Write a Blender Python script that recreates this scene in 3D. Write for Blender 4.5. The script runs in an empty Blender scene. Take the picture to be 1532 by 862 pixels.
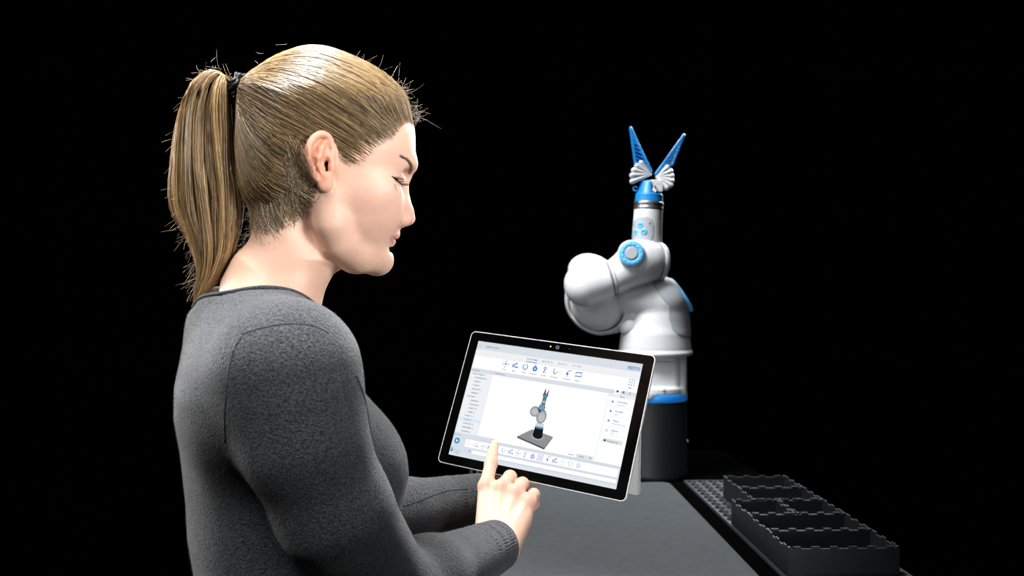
import bpy, bmesh, math, random
import numpy as np
from mathutils import Vector, Matrix
from mathutils.bvhtree import BVHTree
import openvdb
random.seed(7)
RNG = np.random.default_rng(7)
C = bpy.context.scene.collection
PI = math.pi

# ------------------------------------------------------------------ camera, world, lights, exposure
F, CX, CY, CAMZ = 1400.0, 766.0, 431.0, 1.45
cam_d = bpy.data.cameras.new('camera')
cam = bpy.data.objects.new('camera', cam_d)
C.objects.link(cam)
cam.location = (0, 0, CAMZ)
cam.rotation_euler = (PI / 2, 0, 0)
cam_d.sensor_width = 36
cam_d.lens = 36 * F / 1532
cam_d.clip_start = 0.05
cam_d.dof.use_dof = True
cam_d.dof.focus_distance = 1.09
cam_d.dof.aperture_fstop = 9.0
bpy.context.scene.camera = cam

world = bpy.data.worlds.new('dark_studio')
bpy.context.scene.world = world
world.use_nodes = True
world.node_tree.nodes['Background'].inputs[0].default_value = (0, 0, 0, 1)
vs = bpy.context.scene.view_settings
vs.view_transform = 'Standard'
vs.look = 'None'
vs.exposure = 0.0
vs.gamma = 1.0


def area(name, loc, target, size, power, col=(1, 1, 1), spread=180):
    l = bpy.data.lights.new(name, 'AREA')
    l.shape = 'RECTANGLE'
    l.size, l.size_y = size
    l.energy = power
    l.color = col
    l.spread = math.radians(spread)
    o = bpy.data.objects.new(name, l)
    C.objects.link(o)
    o.location = loc
    o.rotation_euler = (Vector(target) - Vector(loc)).to_track_quat('-Z', 'Y').to_euler()
    return o


area('key_softbox', (-0.6, 0.1, 2.7), (-0.33, 0.92, 1.55), (0.8, 0.8), 3.2, (1.0, 0.985, 0.97), 55)
area('fill_softbox', (0.95, 0.2, 1.9), (-0.16, 1.0, 1.70), (0.6, 0.6), 2.0, (1.0, 0.98, 0.97), 32)
area('back_left_softbox', (-1.7, 1.7, 2.3), (-0.25, 1.0, 1.45), (0.5, 1.0), 12, (1.0, 0.99, 0.98), 100)
area('rim_softbox', (0.5, 2.6, 2.3), (-0.15, 1.0, 1.5), (0.35, 0.9), 5, (1, 1, 1), 60)
area('overhead_softbox', (-0.35, 1.05, 2.8), (-0.30, 0.98, 1.5), (0.5, 0.5), 5.5, (1, 1, 1), 45)
area('bench_softbox', (0.35, 1.5, 2.6), (0.25, 1.8, 0.97), (0.5, 0.5), 1.2, (0.95, 0.98, 1.0), 60)
area('added_low_fill', (0.75, -0.2, 1.15), (0.19, 1.25, 1.17), (0.4, 0.4), 0.6, (0.97, 0.99, 1.0), 30)  # added fill lamp, brightens the otherwise black kickstand
area('robot_softbox', (-0.35, 1.75, 2.6), (0.35, 2.4, 1.35), (0.4, 0.5), 4.2, (0.97, 0.99, 1.0), 50)

area('bench_backlight', (0.75, 3.5, 1.9), (0.45, 1.9, 0.97), (0.9, 0.3), 1.5, (0.9, 0.96, 1.0), 70)

# ------------------------------------------------------------------ helpers


def tag(o, label=None, cat=None, group=None, kind=None):
    if label: o['label'] = label
    if cat: o['category'] = cat
    if group: o['group'] = group
    if kind: o['kind'] = kind
    return o


def empty(name, loc, rz=0, label=None, cat=None, group=None):
    o = bpy.data.objects.new(name, None)
    C.objects.link(o)
    o.location = loc
    o.rotation_euler = (0, 0, rz)
    o.empty_display_size = 0.05
    return tag(o, label, cat, group)


def link(name, me, mat=None, parent=None, keep_world=True):
    o = bpy.data.objects.new(name, me)
    C.objects.link(o)
    if mat is not None:
        if isinstance(mat, (list, tuple)):
            for m in mat: me.materials.append(m)
        else:
            me.materials.append(mat)
    if parent is not None:
        o.parent = parent
        if keep_world:
            p = parent
            mw = Matrix.Identity(4)
            chain = []
            while p is not None:
                chain.append(p)
                p = p.parent
            for q in reversed(chain):
                mw = mw @ q.matrix_parent_inverse @ q.matrix_basis
            o.matrix_parent_inverse = mw.inverted()
    return o


def mesh_np(name, V, faces_list, smooth=True):
    """V (n,3); faces_list: list of int arrays (m,k)"""
    me = bpy.data.meshes.new(name)
    V = np.asarray(V, dtype=np.float32)
    me.vertices.add(len(V))
    me.vertices.foreach_set('co', V.ravel())
    loops = np.concatenate([f.ravel() for f in faces_list]).astype(np.int32)
    sizes = np.concatenate([np.full(len(f), f.shape[1], np.int32) for f in faces_list])
    me.loops.add(len(loops))
    me.loops.foreach_set('vertex_index', loops)
    me.polygons.add(len(sizes))
    starts = np.concatenate([[0], np.cumsum(sizes)[:-1]]).astype(np.int32)
    me.polygons.foreach_set('loop_start', starts)
    me.polygons.foreach_set('loop_total', sizes)
    me.polygons.foreach_set('use_smooth', np.full(len(sizes), smooth))
    me.update(calc_edges=True)
    return me


def set_col(me, col, name='Col'):
    a = me.color_attributes.new(name, 'FLOAT_COLOR', 'POINT')
    c = np.ones((len(me.vertices), 4), np.float32)
    c[:, :3] = col
    a.data.foreach_set('color', c.ravel())


def bm_mesh(name, bm, smooth=False):
    me = bpy.data.meshes.new(name)
    bm.to_mesh(me)
    bm.free()
    if smooth:
        me.polygons.foreach_set('use_smooth', [True] * len(me.polygons))
    return me


def add_box(bm, lo, hi, bevel=0, seg=2, M=None):
    c = [(a + b) / 2 for a, b in zip(lo, hi)]
    s = [abs(b - a) for a, b in zip(lo, hi)]
    r = bmesh.ops.create_cube(bm, size=1)
    vs_ = r['verts']
    for v in vs_:
        v.co = Vector([v.co[i] * s[i] + c[i] for i in range(3)])
    if bevel:
        es = list({e for v in vs_ for e in v.link_edges})
        rb = bmesh.ops.bevel(bm, geom=es, offset=bevel, segments=seg, affect='EDGES', profile=0.5)
        vs_ = list({v for f in rb['faces'] for v in f.verts} | {v for v in vs_ if v.is_valid})
    if M is not None:
        bmesh.ops.transform(bm, matrix=M, verts=vs_)
    return vs_


def lathe(prof, n=64):
    """prof list of (r,z) around z axis -> V, F"""
    V = []
    for r, z in prof:
        for i in range(n):
            a = 2 * PI * i / n
            V.append((r * math.cos(a), r * math.sin(a), z))
    Fq = []
    for j in range(len(prof) - 1):
        for i in range(n):
            Fq.append((j * n + i, j * n + (i + 1) % n, (j + 1) * n + (i + 1) % n, (j + 1) * n + i))
    return np.array(V), np.array(Fq)


def tubes(paths, radii, cols=None, sides=3, frame_hint=None):
    """paths (N,M,3) radii (N,M) -> V,F,C  vectorised strand tubes"""
    N, M, _ = paths.shape
    T = np.gradient(paths, axis=1)
    T /= np.linalg.norm(T, axis=2, keepdims=True) + 1e-12
    h = np.array([0.31, 0.2, 0.93]) if frame_hint is None else np.array(frame_hint)
    A = np.cross(T, h)
    A /= np.linalg.norm(A, axis=2, keepdims=True) + 1e-9
    B = np.cross(T, A)
    ang = np.arange(sides) * 2 * PI / sides
    V = paths[:, :, None, :] + radii[:, :, None, None] * (A[:, :, None, :] * np.cos(ang)[None, None, :, None] + B[:, :, None, :] * np.sin(ang)[None, None, :, None])
    idx = np.arange(N * M * sides).reshape(N, M, sides)
    a = idx[:, :-1, :]
    b = np.roll(idx, -1, axis=2)[:, :-1, :]
    c = np.roll(idx, -1, axis=2)[:, 1:, :]
    d = idx[:, 1:, :]
    Fq = np.stack([a, d, c, b], axis=-1).reshape(-1, 4)
    V = V.reshape(-1, 3)
    CC = None
    if cols is not None:
        CC = np.broadcast_to(cols[:, :, None, :], (N, M, sides, 3)).reshape(-1, 3)
    return V, Fq, CC


def spline(P, n):
    """catmull-rom through P (k,d) -> n points (roughly uniform in parameter)"""
    P = np.asarray(P, float)
    k = len(P)
    Q = np.vstack([2 * P[0] - P[1], P, 2 * P[-1] - P[-2]])
    t = np.linspace(0, k - 1 - 1e-9, n)
    i = t.astype(int)
    f = (t - i)[:, None]
    p0, p1, p2, p3 = Q[i], Q[i + 1], Q[i + 2], Q[i + 3]
    return 0.5 * (2 * p1 + (p2 - p0) * f + (2 * p0 - 5 * p1 + 4 * p2 - p3) * f ** 2 + (3 * p1 - p0 - 3 * p2 + p3) * f ** 3)


def tube_mesh(name, P, r, sides=10, n=None, closed=False):
    P = np.asarray(P, float)
    if n: P = spline(P, n)
    rr = np.full(len(P), r) if np.isscalar(r) else np.interp(np.linspace(0, 1, len(P)), np.linspace(0, 1, len(r)), r)
    V, Fq, _ = tubes(P[None], rr[None], sides=sides)
    m = len(P)
    caps = []
    if closed:
        a = np.arange(sides) + (m - 1) * sides
        b = np.arange(sides)
        Fq = np.vstack([Fq, np.stack([a, b, np.roll(b, -1), np.roll(a, -1)], -1)])
        return mesh_np(name, V, [Fq])
    return mesh_np(name, V, [Fq, np.arange(sides)[None, :], (np.arange(sides)[::-1] + (m - 1) * sides)[None, :]])


def unp(x, y, d):
    return np.array([(x - CX) / F * d, d, CAMZ - (y - CY) / F * d])


def unit(v):
    v = np.asarray(v, float)
    return v / np.linalg.norm(v)


# ---- signed distance field meshing
class G:
    def __init__(s, lo, hi, h):
        s.lo = np.array(lo, float)
        s.h = h
        s.n = np.ceil((np.array(hi) - s.lo) / h).astype(int) + 1
        s.v = np.full(tuple(s.n), 20 * h, np.float32)
        s.ax = [(s.lo[i] + np.arange(s.n[i]) * h).astype(np.float32) for i in range(3)]
        s.mir = False

    def sub(s, lo, hi, m):
        a = np.maximum(((np.array(lo) - m - s.lo) / s.h).astype(int), 0)
        b = np.minimum(((np.array(hi) + m - s.lo) / s.h).astype(int) + 2, s.n)
        sl = tuple(slice(int(x), int(max(x, y))) for x, y in zip(a, b))
        X = s.ax[0][sl[0]][:, None, None]
        Y = s.ax[1][sl[1]][None, :, None]
        Z = s.ax[2][sl[2]][None, None, :]
        return sl, X, Y, Z

    def op(s, d, sl, k, mode):
        v = s.v[sl]
        if v.size == 0: return
        if mode == 'add':
            r = np.minimum(v, d)
            if k > 0:
                h = np.maximum(k - np.abs(v - d), 0) / k
                r = r - h * h * k * 0.25
        elif mode == 'cut':
            d = -d
            r = np.maximum(v, d)
            if k > 0:
                h = np.maximum(k - np.abs(v - d), 0) / k
                r = r + h * h * k * 0.25
        elif mode == 'and':
            r = np.maximum(v, d)
            if k > 0:
                h = np.maximum(k - np.abs(v - d), 0) / k
                r = r + h * h * k * 0.25
        s.v[sl] = r

    def cone(s, a, b, ra, rb, k=0.005, mode='add', sq=None):
        """sq=(axis, factor): squash distances along axis (flatten)"""
        a = np.array(a, float); b = np.array(b, float)
        R = max(ra, rb)
        f = 1 if sq is None else 1 / min(1, sq[1])
        lo = np.minimum(a, b) - R * max(1, (1 if sq is None else sq[1])); hi = np.maximum(a, b) + R * max(1, (1 if sq is None else sq[1]))
        sl, X, Y, Z = s.sub(lo, hi, k + s.h * 3)
        ab = b - a
        L2 = float(ab @ ab) + 1e-12
        px, py, pz = X - a[0], Y - a[1], Z - a[2]
        t = np.clip((px * ab[0] + py * ab[1] + pz * ab[2]) / L2, 0, 1)
        qx, qy, qz = px - t * ab[0], py - t * ab[1], pz - t * ab[2]
        if sq is not None:
            n = unit(sq[0])
            c = qx * n[0] + qy * n[1] + qz * n[2]
            e = (1 / sq[1] - 1) * c
            qx, qy, qz = qx + e * n[0], qy + e * n[1], qz + e * n[2]
        d = np.sqrt(qx * qx + qy * qy + qz * qz) - (ra + (rb - ra) * t)
        s.op(d, sl, k, mode)

    def chain(s, P, R, k=0.005, mode='add', sq=None):
        for i in range(len(P) - 1):
            s.cone(P[i], P[i + 1], R[i], R[i + 1], k, mode, sq)

    def ell(s, c, r, k=0.005, mode='add', M=None):
        c = np.array(c, float); r = np.array(r, float)
        R = r.max() if M is not None else r
        sl, X, Y, Z = s.sub(c - R, c + R, k + s.h * 3)
        x, y, z = X - c[0], Y - c[1], Z - c[2]
        if M is not None:
            M = np.array(M, float)  # rows = local axes
            x, y, z = (x * M[0, 0] + y * M[0, 1] + z * M[0, 2], x * M[1, 0] + y * M[1, 1] + z * M[1, 2], x * M[2, 0] + y * M[2, 1] + z * M[2, 2])
        k0 = np.sqrt((x / r[0]) ** 2 + (y / r[1]) ** 2 + (z / r[2]) ** 2)
        k1 = np.sqrt((x / r[0] ** 2) ** 2 + (y / r[1] ** 2) ** 2 + (z / r[2] ** 2) ** 2) + 1e-9
        d = np.where(k0 < 1e-3, -r.min(), k0 * (k0 - 1) / k1)
        s.op(d, sl, k, mode)

    def cyl(s, a, b, r, rnd=0.0, k=0.0, mode='add', rb=None):
        """flat-ended cylinder a->b with rounded edges"""
        a = np.array(a, float); b = np.array(b, float)
        R = max(r, rb or r)
        lo = np.minimum(a, b) - R; hi = np.maximum(a, b) + R
        sl, X, Y, Z = s.sub(lo, hi, k + s.h * 3)
        L = np.linalg.norm(b - a); n = (b - a) / L
        px, py, pz = X - a[0], Y - a[1], Z - a[2]
        h = px * n[0] + py * n[1] + pz * n[2]
        q = np.sqrt(np.maximum(px * px + py * py + pz * pz - h * h, 0))
        rr = r if rb is None else r + (rb - r) * np.clip(h / L, 0, 1)
        dx = q - rr + rnd
        dy = np.abs(h - L / 2) - L / 2 + rnd
        d = np.minimum(np.maximum(dx, dy), 0) + np.sqrt(np.maximum(dx, 0) ** 2 + np.maximum(dy, 0) ** 2) - rnd
        s.op(d, sl, k, mode)

    def box(s, c, hs, rnd=0.0, k=0.0, mode='add', M=None):
        c = np.array(c, float)
        R = np.linalg.norm(hs) if M is not None else np.array(hs)
        sl, X, Y, Z = s.sub(c - R, c + R, k + s.h * 3)
        x, y, z = X - c[0], Y - c[1], Z - c[2]
        if M is not None:
            x, y, z = (x * M[0][0] + y * M[0][1] + z * M[0][2], x * M[1][0] + y * M[1][1] + z * M[1][2], x * M[2][0] + y * M[2][1] + z * M[2][2])
        a, b, e = np.abs(x) - hs[0] + rnd, np.abs(y) - hs[1] + rnd, np.abs(z) - hs[2] + rnd
        d = np.sqrt(np.maximum(a, 0) ** 2 + np.maximum(b, 0) ** 2 + np.maximum(e, 0) ** 2) + np.minimum(np.maximum(a, np.maximum(b, e)), 0) - rnd
        s.op(d, sl, k, mode)

    def plane(s, p, n, k=0.0, mode='and'):
        """keeps the side opposite to n"""
        n = unit(n)
        X, Y, Z = s.ax[0][:, None, None], s.ax[1][None, :, None], s.ax[2][None, None, :]
        d = (X - p[0]) * n[0] + (Y - p[1]) * n[1] + (Z - p[2]) * n[2]
        s.op(d.astype(np.float32), (slice(None),) * 3, k, mode)

    def sample(s, P):
        q = (np.asarray(P) - s.lo) / s.h
        q = np.clip(q, 0, s.n - 1.001)
        i = q.astype(int)
        f = q - i
        r = 0
        for dx in (0, 1):
            for dy in (0, 1):
                for dz in (0, 1):
                    w = (f[..., 0] if dx else 1 - f[..., 0]) * (f[..., 1] if dy else 1 - f[..., 1]) * (f[..., 2] if dz else 1 - f[..., 2])
                    r = r + w * s.v[i[..., 0] + dx, i[..., 1] + dy, i[..., 2] + dz]
        return r

    def polys(s):
        v = s.v
        for a in (0, -1):
            v[a, :, :] = np.maximum(v[a, :, :], s.h)
            v[:, a, :] = np.maximum(v[:, a, :], s.h)
            v[:, :, a] = np.maximum(v[:, :, a], s.h)
        g = openvdb.FloatGrid(20.0)
        g.copyFromArray(np.ascontiguousarray(v / s.h))
        P, T, Q = g.convertToPolygons(0.0, 0.0)
        P = np.asarray(P) * s.h + s.lo
        T = np.asarray(T).reshape(-1, 3).astype(int)
        Q = np.asarray(Q).reshape(-1, 4).astype(int)
        # orient outwards
        a, b, c = P[Q[:, 0]], P[Q[:, 1]], P[Q[:, 2]]
        vol = np.einsum('ij,ij->i', a, np.cross(b, c)).sum()
        if vol < 0:
            T = T[:, ::-1]; Q = Q[:, ::-1]
        return P, T, Q


def sd_poly(X, Y, poly):
    """signed distance to a closed polygon, negative inside. X,Y broadcastable"""
    poly = np.asarray(poly, float)
    d = None
    inside = None
    n = len(poly)
    for i in range(n):
        a, b = poly[i], poly[(i + 1) % n]
        e = b - a
        wx, wy = X - a[0], Y - a[1]
        t = np.clip((wx * e[0] + wy * e[1]) / (e @ e + 1e-12), 0, 1)
        dd = (wx - t * e[0]) ** 2 + (wy - t * e[1]) ** 2
        d = dd if d is None else np.minimum(d, dd)
        cr = ((a[1] <= Y) & (b[1] > Y) | (b[1] <= Y) & (a[1] > Y))
        xi = a[0] + (Y - a[1]) * e[0] / (e[1] if abs(e[1]) > 1e-12 else 1e-12)
        c = cr & (X < xi)
        inside = c if inside is None else inside ^ c
    d = np.sqrt(d)
    return np.where(inside, -d, d)


# ------------------------------------------------------------------ materials
def mat(name, col=(0.5, 0.5, 0.5), rough=0.5, metal=0.0, **kw):
    m = bpy.data.materials.new(name)
    m.use_nodes = True
    nt = m.node_tree
    p = nt.nodes['Principled BSDF']
    p.inputs['Base Color'].default_value = (*col, 1)
    p.inputs['Roughness'].default_value = rough
    p.inputs['Metallic'].default_value = metal
    for k, v in kw.items():
        p.inputs[k.replace('_', ' ')].default_value = v
    return m


def nodes(m):
    return m.node_tree, m.node_tree.nodes['Principled BSDF']


def add_noise(m, scale, c0, c1, bump=0.0, detail=4, stretch=(1, 1, 1), dist=0.001, lo=0.35, hi=0.65):
    nt, p = nodes(m)
    tc = nt.nodes.new('ShaderNodeTexCoord')
    mp = nt.nodes.new('ShaderNodeMapping')
    mp.inputs['Scale'].default_value = stretch
    nz = nt.nodes.new('ShaderNodeTexNoise')
    nz.inputs['Scale'].default_value = scale
    nz.inputs['Detail'].default_value = detail
    nt.links.new(tc.outputs['Object'], mp.inputs[0])
    nt.links.new(mp.outputs[0], nz.inputs['Vector'])
    if c0 is not None:
        cr = nt.nodes.new('ShaderNodeValToRGB')
        cr.color_ramp.elements[0].color = (*c0, 1)
        cr.color_ramp.elements[1].color = (*c1, 1)
        cr.color_ramp.elements[0].position = lo
        cr.color_ramp.elements[1].position = hi
        nt.links.new(nz.outputs[0], cr.inputs[0])
        nt.links.new(cr.outputs[0], p.inputs['Base Color'])
    if bump:
        b = nt.nodes.new('ShaderNodeBump')
        b.inputs['Strength'].default_value = bump
        b.inputs['Distance'].default_value = dist
        nt.links.new(nz.outputs[0], b.inputs['Height'])
        nt.links.new(b.outputs[0], p.inputs['Normal'])
    return nz


def use_attr(m, name='Col', emission=None):
    nt, p = nodes(m)
    a = nt.nodes.new('ShaderNodeVertexColor')
    a.layer_name = name
    nt.links.new(a.outputs[0], p.inputs['Base Color'])
    if emission is not None:
        nt.links.new(a.outputs[0], p.inputs['Emission Color'])
        p.inputs['Emission Strength'].default_value = emission
    return m


M_black = mat('black_velvet', (0.0012, 0.0012, 0.0012), 0.9, Specular_IOR_Level=0.0)
M_table = mat('black_table', (0.002, 0.002, 0.002), 0.9, Specular_IOR_Level=0.0)
M_metal = mat('brushed_metal', (0.55, 0.56, 0.57), 0.35, 1.0)
M_mat = mat('grey_mat', (0.07, 0.075, 0.078), 0.95, Specular_IOR_Level=0.05)
add_noise(M_mat, 60, (0.088, 0.098, 0.105), (0.125, 0.136, 0.144), 0.15, 6, (1, 12, 1), 0.0005)
M_bin = mat('dark_plastic', (0.018, 0.021, 0.024), 0.42)
add_noise(M_bin, 300, (0.008, 0.010, 0.012), (0.014, 0.016, 0.018), 0.1, 3)
M_perf = mat('perforated_metal', (0.06, 0.066, 0.078), 0.5, 0.4)
M_white = mat('white_shell', (0.62, 0.635, 0.655), 0.33)
M_seam = mat('seam_grey', (0.16, 0.17, 0.18), 0.5)
M_panel = mat('light_grey_shell', (0.36, 0.38, 0.41), 0.4)
M_blue = mat('blue_plastic', (0.005, 0.20, 0.56), 0.4)
M_bluering = mat('light_blue_ring', (0.08, 0.40, 0.78), 0.4, Emission_Color=(0.16, 0.55, 0.95, 1), Emission_Strength=0.06)
M_bluelight = mat('blue_light_ring', (0.02, 0.22, 0.62), 0.3, Emission_Color=(0.01, 0.18, 0.62, 1), Emission_Strength=0.35)
M_baseblk = mat('black_base', (0.0045, 0.0055, 0.007), 0.45, Specular_IOR_Level=0.25)
M_dark = mat('dark_rubber', (0.01, 0.01, 0.012), 0.5)
M_steel = mat('steel', (0.6, 0.6, 0.62), 0.25, 1.0)
M_tabs = mat('tablet_metal', (0.62, 0.63, 0.65), 0.45, 0.15)
M_kick = mat('kickstand_metal', (0.85, 0.86, 0.88), 0.5)
M_tabedge = mat('tablet_bright_rim', (0.88, 0.89, 0.9), 0.35, 0.3)
M_glass = mat('tablet_black_glass', (0.0015, 0.0015, 0.0015), 0.1, Specular_IOR_Level=0.12)
M_lens = mat('camera_lens', (0.03, 0.03, 0.035), 0.05, Coat_Weight=1.0)
M_led = mat('camera_led', (0.9, 0.9, 0.9), 0.3, Emission_Color=(1, 1, 1, 1), Emission_Strength=0.7)

M_screen = mat('screen_pixels', (0, 0, 0), 0.25, Specular_IOR_Level=0.1)
_nt, _p = nodes(M_screen)
_a = _nt.nodes.new('ShaderNodeVertexColor'); _a.layer_name = 'Col'
_nt.links.new(_a.outputs[0], _p.inputs['Emission Color'])
_p.inputs['Emission Strength'].default_value = 1.0

M_skin = mat('skin', (0.7, 0.45, 0.36), 0.48, Specular_IOR_Level=0.35)
use_attr(M_skin)
_nt, _p = nodes(M_skin)
_p.inputs['Subsurface Weight'].default_value = 0.12
_p.inputs['Subsurface Radius'].default_value = (1.0, 0.35, 0.2)
_p.inputs['Subsurface Scale'].default_value = 0.006
_tc = _nt.nodes.new('ShaderNodeTexCoord')
_nz = _nt.nodes.new('ShaderNodeTexNoise'); _nz.inputs['Scale'].default_value = 700; _nz.inputs['Detail'].default_value = 3
_b = _nt.nodes.new('ShaderNodeBump'); _b.inputs['Strength'].default_value = 0.08; _b.inputs['Distance'].default_value = 0.0005
_nt.links.new(_tc.outputs['Object'], _nz.inputs['Vector'])
_nt.links.new(_nz.outputs[0], _b.inputs['Height'])
_nt.links.new(_b.outputs[0], _p.inputs['Normal'])

M_hair = mat('blond_hair', (0.4, 0.28, 0.16), 0.36, Specular_IOR_Level=0.6)
use_attr(M_hair)
M_stray = mat('stray_hair', (0.62, 0.54, 0.43), 0.6)
M_fuzz = mat('fine_light_hair', (0.6, 0.5, 0.38), 0.5)
M_brow = mat('brow_hair', (0.16, 0.11, 0.075), 0.7)
M_lash = mat('lash', (0.008, 0.006, 0.005), 0.5)
M_tie = mat('black_elastic', (0.004, 0.0035, 0.003), 0.45, Specular_IOR_Level=0.3)
M_eye = mat('eyeball', (0.72, 0.72, 0.74), 0.15)
M_iris = mat('iris', (0.08, 0.12, 0.17), 0.1)
M_nail = mat('nail', (0.78, 0.5, 0.44), 0.25)

M_wool = mat('grey_wool', (0.11, 0.115, 0.125), 0.9, Specular_IOR_Level=0.1, Sheen_Weight=0.28, Sheen_Roughness=0.4)
add_noise(M_wool, 480, (0.015, 0.0175, 0.021), (0.118, 0.124, 0.135), 0.7, 7, dist=0.003, lo=0.28, hi=0.74)
M_hem = mat('dark_wool_hem', (0.045, 0.05, 0.057), 0.95, Specular_IOR_Level=0.05, Sheen_Weight=0.15)
add_noise(M_hem, 600, (0.03, 0.034, 0.04), (0.08, 0.085, 0.095), 0.5, 4, dist=0.002)
M_woolfuzz = mat('wool_fibre', (0.2, 0.21, 0.22), 0.8, Specular_IOR_Level=0.1)
M_trouser = mat('dark_trousers', (0.01, 0.011, 0.014), 0.9)
M_shoe = mat('black_shoe', (0.008, 0.008, 0.008), 0.5)

# ------------------------------------------------------------------ the dark studio
bm = bmesh.new(); add_box(bm, (-5, -2.5, -0.05), (5, 6, 0))
tag(link('floor', bm_mesh('floor', bm), M_black), 'matt black studio floor', kind='structure')
bm = bmesh.new(); add_box(bm, (-5, 6, 0), (5, 6.05, 4))
tag(link('wall_back', bm_mesh('wall_back', bm), M_black), 'black studio backdrop behind the robot arm', kind='structure')

# ------------------------------------------------------------------ workbench (table frame turned 1.8 degrees)
TZ = 0.972
TH = math.radians(1.8)
TM = Matrix.Rotation(TH, 4, 'Z')


def tobj(name, bm, m, parent=None, smooth=False):
    me = bm_mesh(name, bm, smooth)
    me.transform(TM)
    return link(name, me, m, parent)


def tpt(x, y, z=0.0):
    return TM @ Vector((x, y, z))


tbl = empty('workbench', tpt(0.33, 2.0, 0), TH, 'long black workbench with a pale metal strip on its left edge, carrying the robot', 'table')
bm = bmesh.new(); add_box(bm, (-0.026, 1.3, TZ - 0.05), (0.715, 2.75, TZ - 0.002), 0.003)
tobj('table_top', bm, M_table, tbl)
bm = bmesh.new(); add_box(bm, (-0.034, 1.3, TZ - 0.05), (-0.0265, 2.75, TZ - 0.001), 0.001)
tobj('edge_strip', bm, M_metal, tbl)
for x in (0.03, 0.65):
    for y in (1.36, 2.69):
        bm = bmesh.new(); add_box(bm, (x - 0.025, y - 0.025, 0), (x + 0.025, y + 0.025, TZ - 0.05), 0.003)
        tobj('leg', bm, M_table, tbl)

# grey work mat with rounded corners
bm = bmesh.new()
pts = []
x0, x1, y0, y1, r = -0.022, 0.4565, 1.32, 2.283, 0.022
for cx_, cy_, a0 in ((x1 - r, y1 - r, 0), (x0 + r, y1 - r, 90), (x0 + r, y0 + r, 180), (x1 - r, y0 + r, 270)):
    for k in range(7):
        a = math.radians(a0 + 15 * k)
        pts.append((cx_ + r * math.cos(a), cy_ + r * math.sin(a)))
f = bm.faces.new([bm.verts.new((x, y, TZ - 0.0018)) for x, y in pts])
e = bmesh.ops.extrude_face_region(bm, geom=[f])
bmesh.ops.translate(bm, vec=(0, 0, 0.0038), verts=[v for v in e['geom'] if isinstance(v, bmesh.types.BMVert)])
bmesh.ops.recalc_face_normals(bm, faces=bm.faces)
tag(tobj('work_mat', bm, M_mat), 'large grey textured mat lying flat on the black bench in front of the robot', 'mat')

# perforated strip tray
pt = empty('perforated_tray', tpt(0.6, 1.85, TZ), TH, 'dark perforated metal plate with rows of round holes under the storage bins', 'tray')
V, Fc = [], []
X0, X1, Y0, Y1 = 0.4975, 0.7035, 1.38, 2.285
nx, ny = 8, 27
dx, dy = (X1 - X0) / nx, (Y1 - Y0) / ny
HS = 20
zt = TZ + 0.004
for i in range(nx):
    for j in range(ny):
        cx_, cy_ = X0 + dx * (i + .5), Y0 + dy * (j + .5)
        b0 = len(V)
        for k in range(HS):
            a = 2 * PI * (k + .5) / HS
            c, s_ = math.cos(a), math.sin(a)
            m_ = max(abs(c), abs(s_))
            V.append((cx_ + c / m_ * dx / 2, cy_ + s_ / m_ * dy / 2, zt))
            V.append((cx_ + c * 0.0114, cy_ + s_ * 0.0148, zt))
            V.append((cx_ + c * 0.0102, cy_ + s_ * 0.0134, zt + 0.0012))
            V.append((cx_ + c * 0.0092, cy_ + s_ * 0.0120, zt - 0.0028))
        for k in range(HS):
            k2 = (k + 1) % HS
            for q in range(3):
                Fc.append((b0 + 4 * k + q, b0 + 4 * k2 + q, b0 + 4 * k2 + q + 1, b0 + 4 * k + q + 1))
V = np.array(V)
V = np.array([tuple(TM @ Vector(v)) for v in V])
link('perforated_sheet', mesh_np('perforated_sheet', V, [np.array(Fc)], False), M_perf, pt)
bm = bmesh.new()
add_box(bm, (0.4945, 1.38, TZ - 0.001), (0.4972, 2.287, TZ + 0.0052), 0.0006)
add_box(bm, (0.7036, 1.38, TZ - 0.001), (0.7063, 2.287, TZ + 0.0052), 0.0006)
add_box(bm, (0.4945, 2.2855, TZ - 0.001), (0.7063, 2.2885, TZ + 0.0052), 0.0006)
tobj('rim', bm, M_perf, pt)


def make_bin(x0, x1, y0, y1, label, h=0.0505):
    root = empty('storage_bin', tpt((x0 + x1) / 2, (y0 + y1) / 2, TZ + 0.005), TH, label, 'bin', None)
    z0, z1 = TZ + 0.0055, TZ + h
    t = 0.003
    g = 0.0007
    x0 += g; x1 -= g; y0 += g; y1 -= g
    bm = bmesh.new()
    add_box(bm, (x0, y0, z0), (x1, y1, z0 + 0.003))
    for lo, hi in (((x0, y0), (x1, y0 + t)), ((x0, y1 - t), (x1, y1)), ((x0, y0 + t), (x0 + t, y1 - t)), ((x1 - t, y0 + t), (x1, y1 - t))):
        add_box(bm, (*lo, z0), (*hi, z1), 0.0005, 1)
    tobj('bin_body', bm, M_bin, root)
    # crenellated rim: raised tabs and corner posts
    bm = bmesh.new()
    zc = z1 + 0.0035
    nx_ = max(2, round((x1 - x0) / 0.032)); ny_ = 3
    for k in range(nx_):
        a = x0 + (x1 - x0) * (k + 0.28) / nx_; b = x0 + (x1 - x0) * (k + 0.72) / nx_
        for yy in (y0, y1 - t): add_box(bm, (a, yy, z1 - 0.001), (b, yy + t, zc), 0.0006, 1)
    for k in range(ny_):
        a = y0 + (y1 - y0) * (k + 0.28) / ny_; b = y0 + (y1 - y0) * (k + 0.72) / ny_
        for xx in (x0, x1 - t): add_box(bm, (xx, a, z1 - 0.001), (xx + t, b, zc), 0.0006, 1)
    for xx in (x0, x1 - 0.006):
        for yy in (y0, y1 - 0.006): add_box(bm, (xx, yy, z1 - 0.001), (xx + 0.006, yy + 0.006, zc - 0.0005), 0.0006, 1)
    tag(tobj('rim_tabs', bm, M_bin, root), kind='stuff')
    return root


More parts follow.
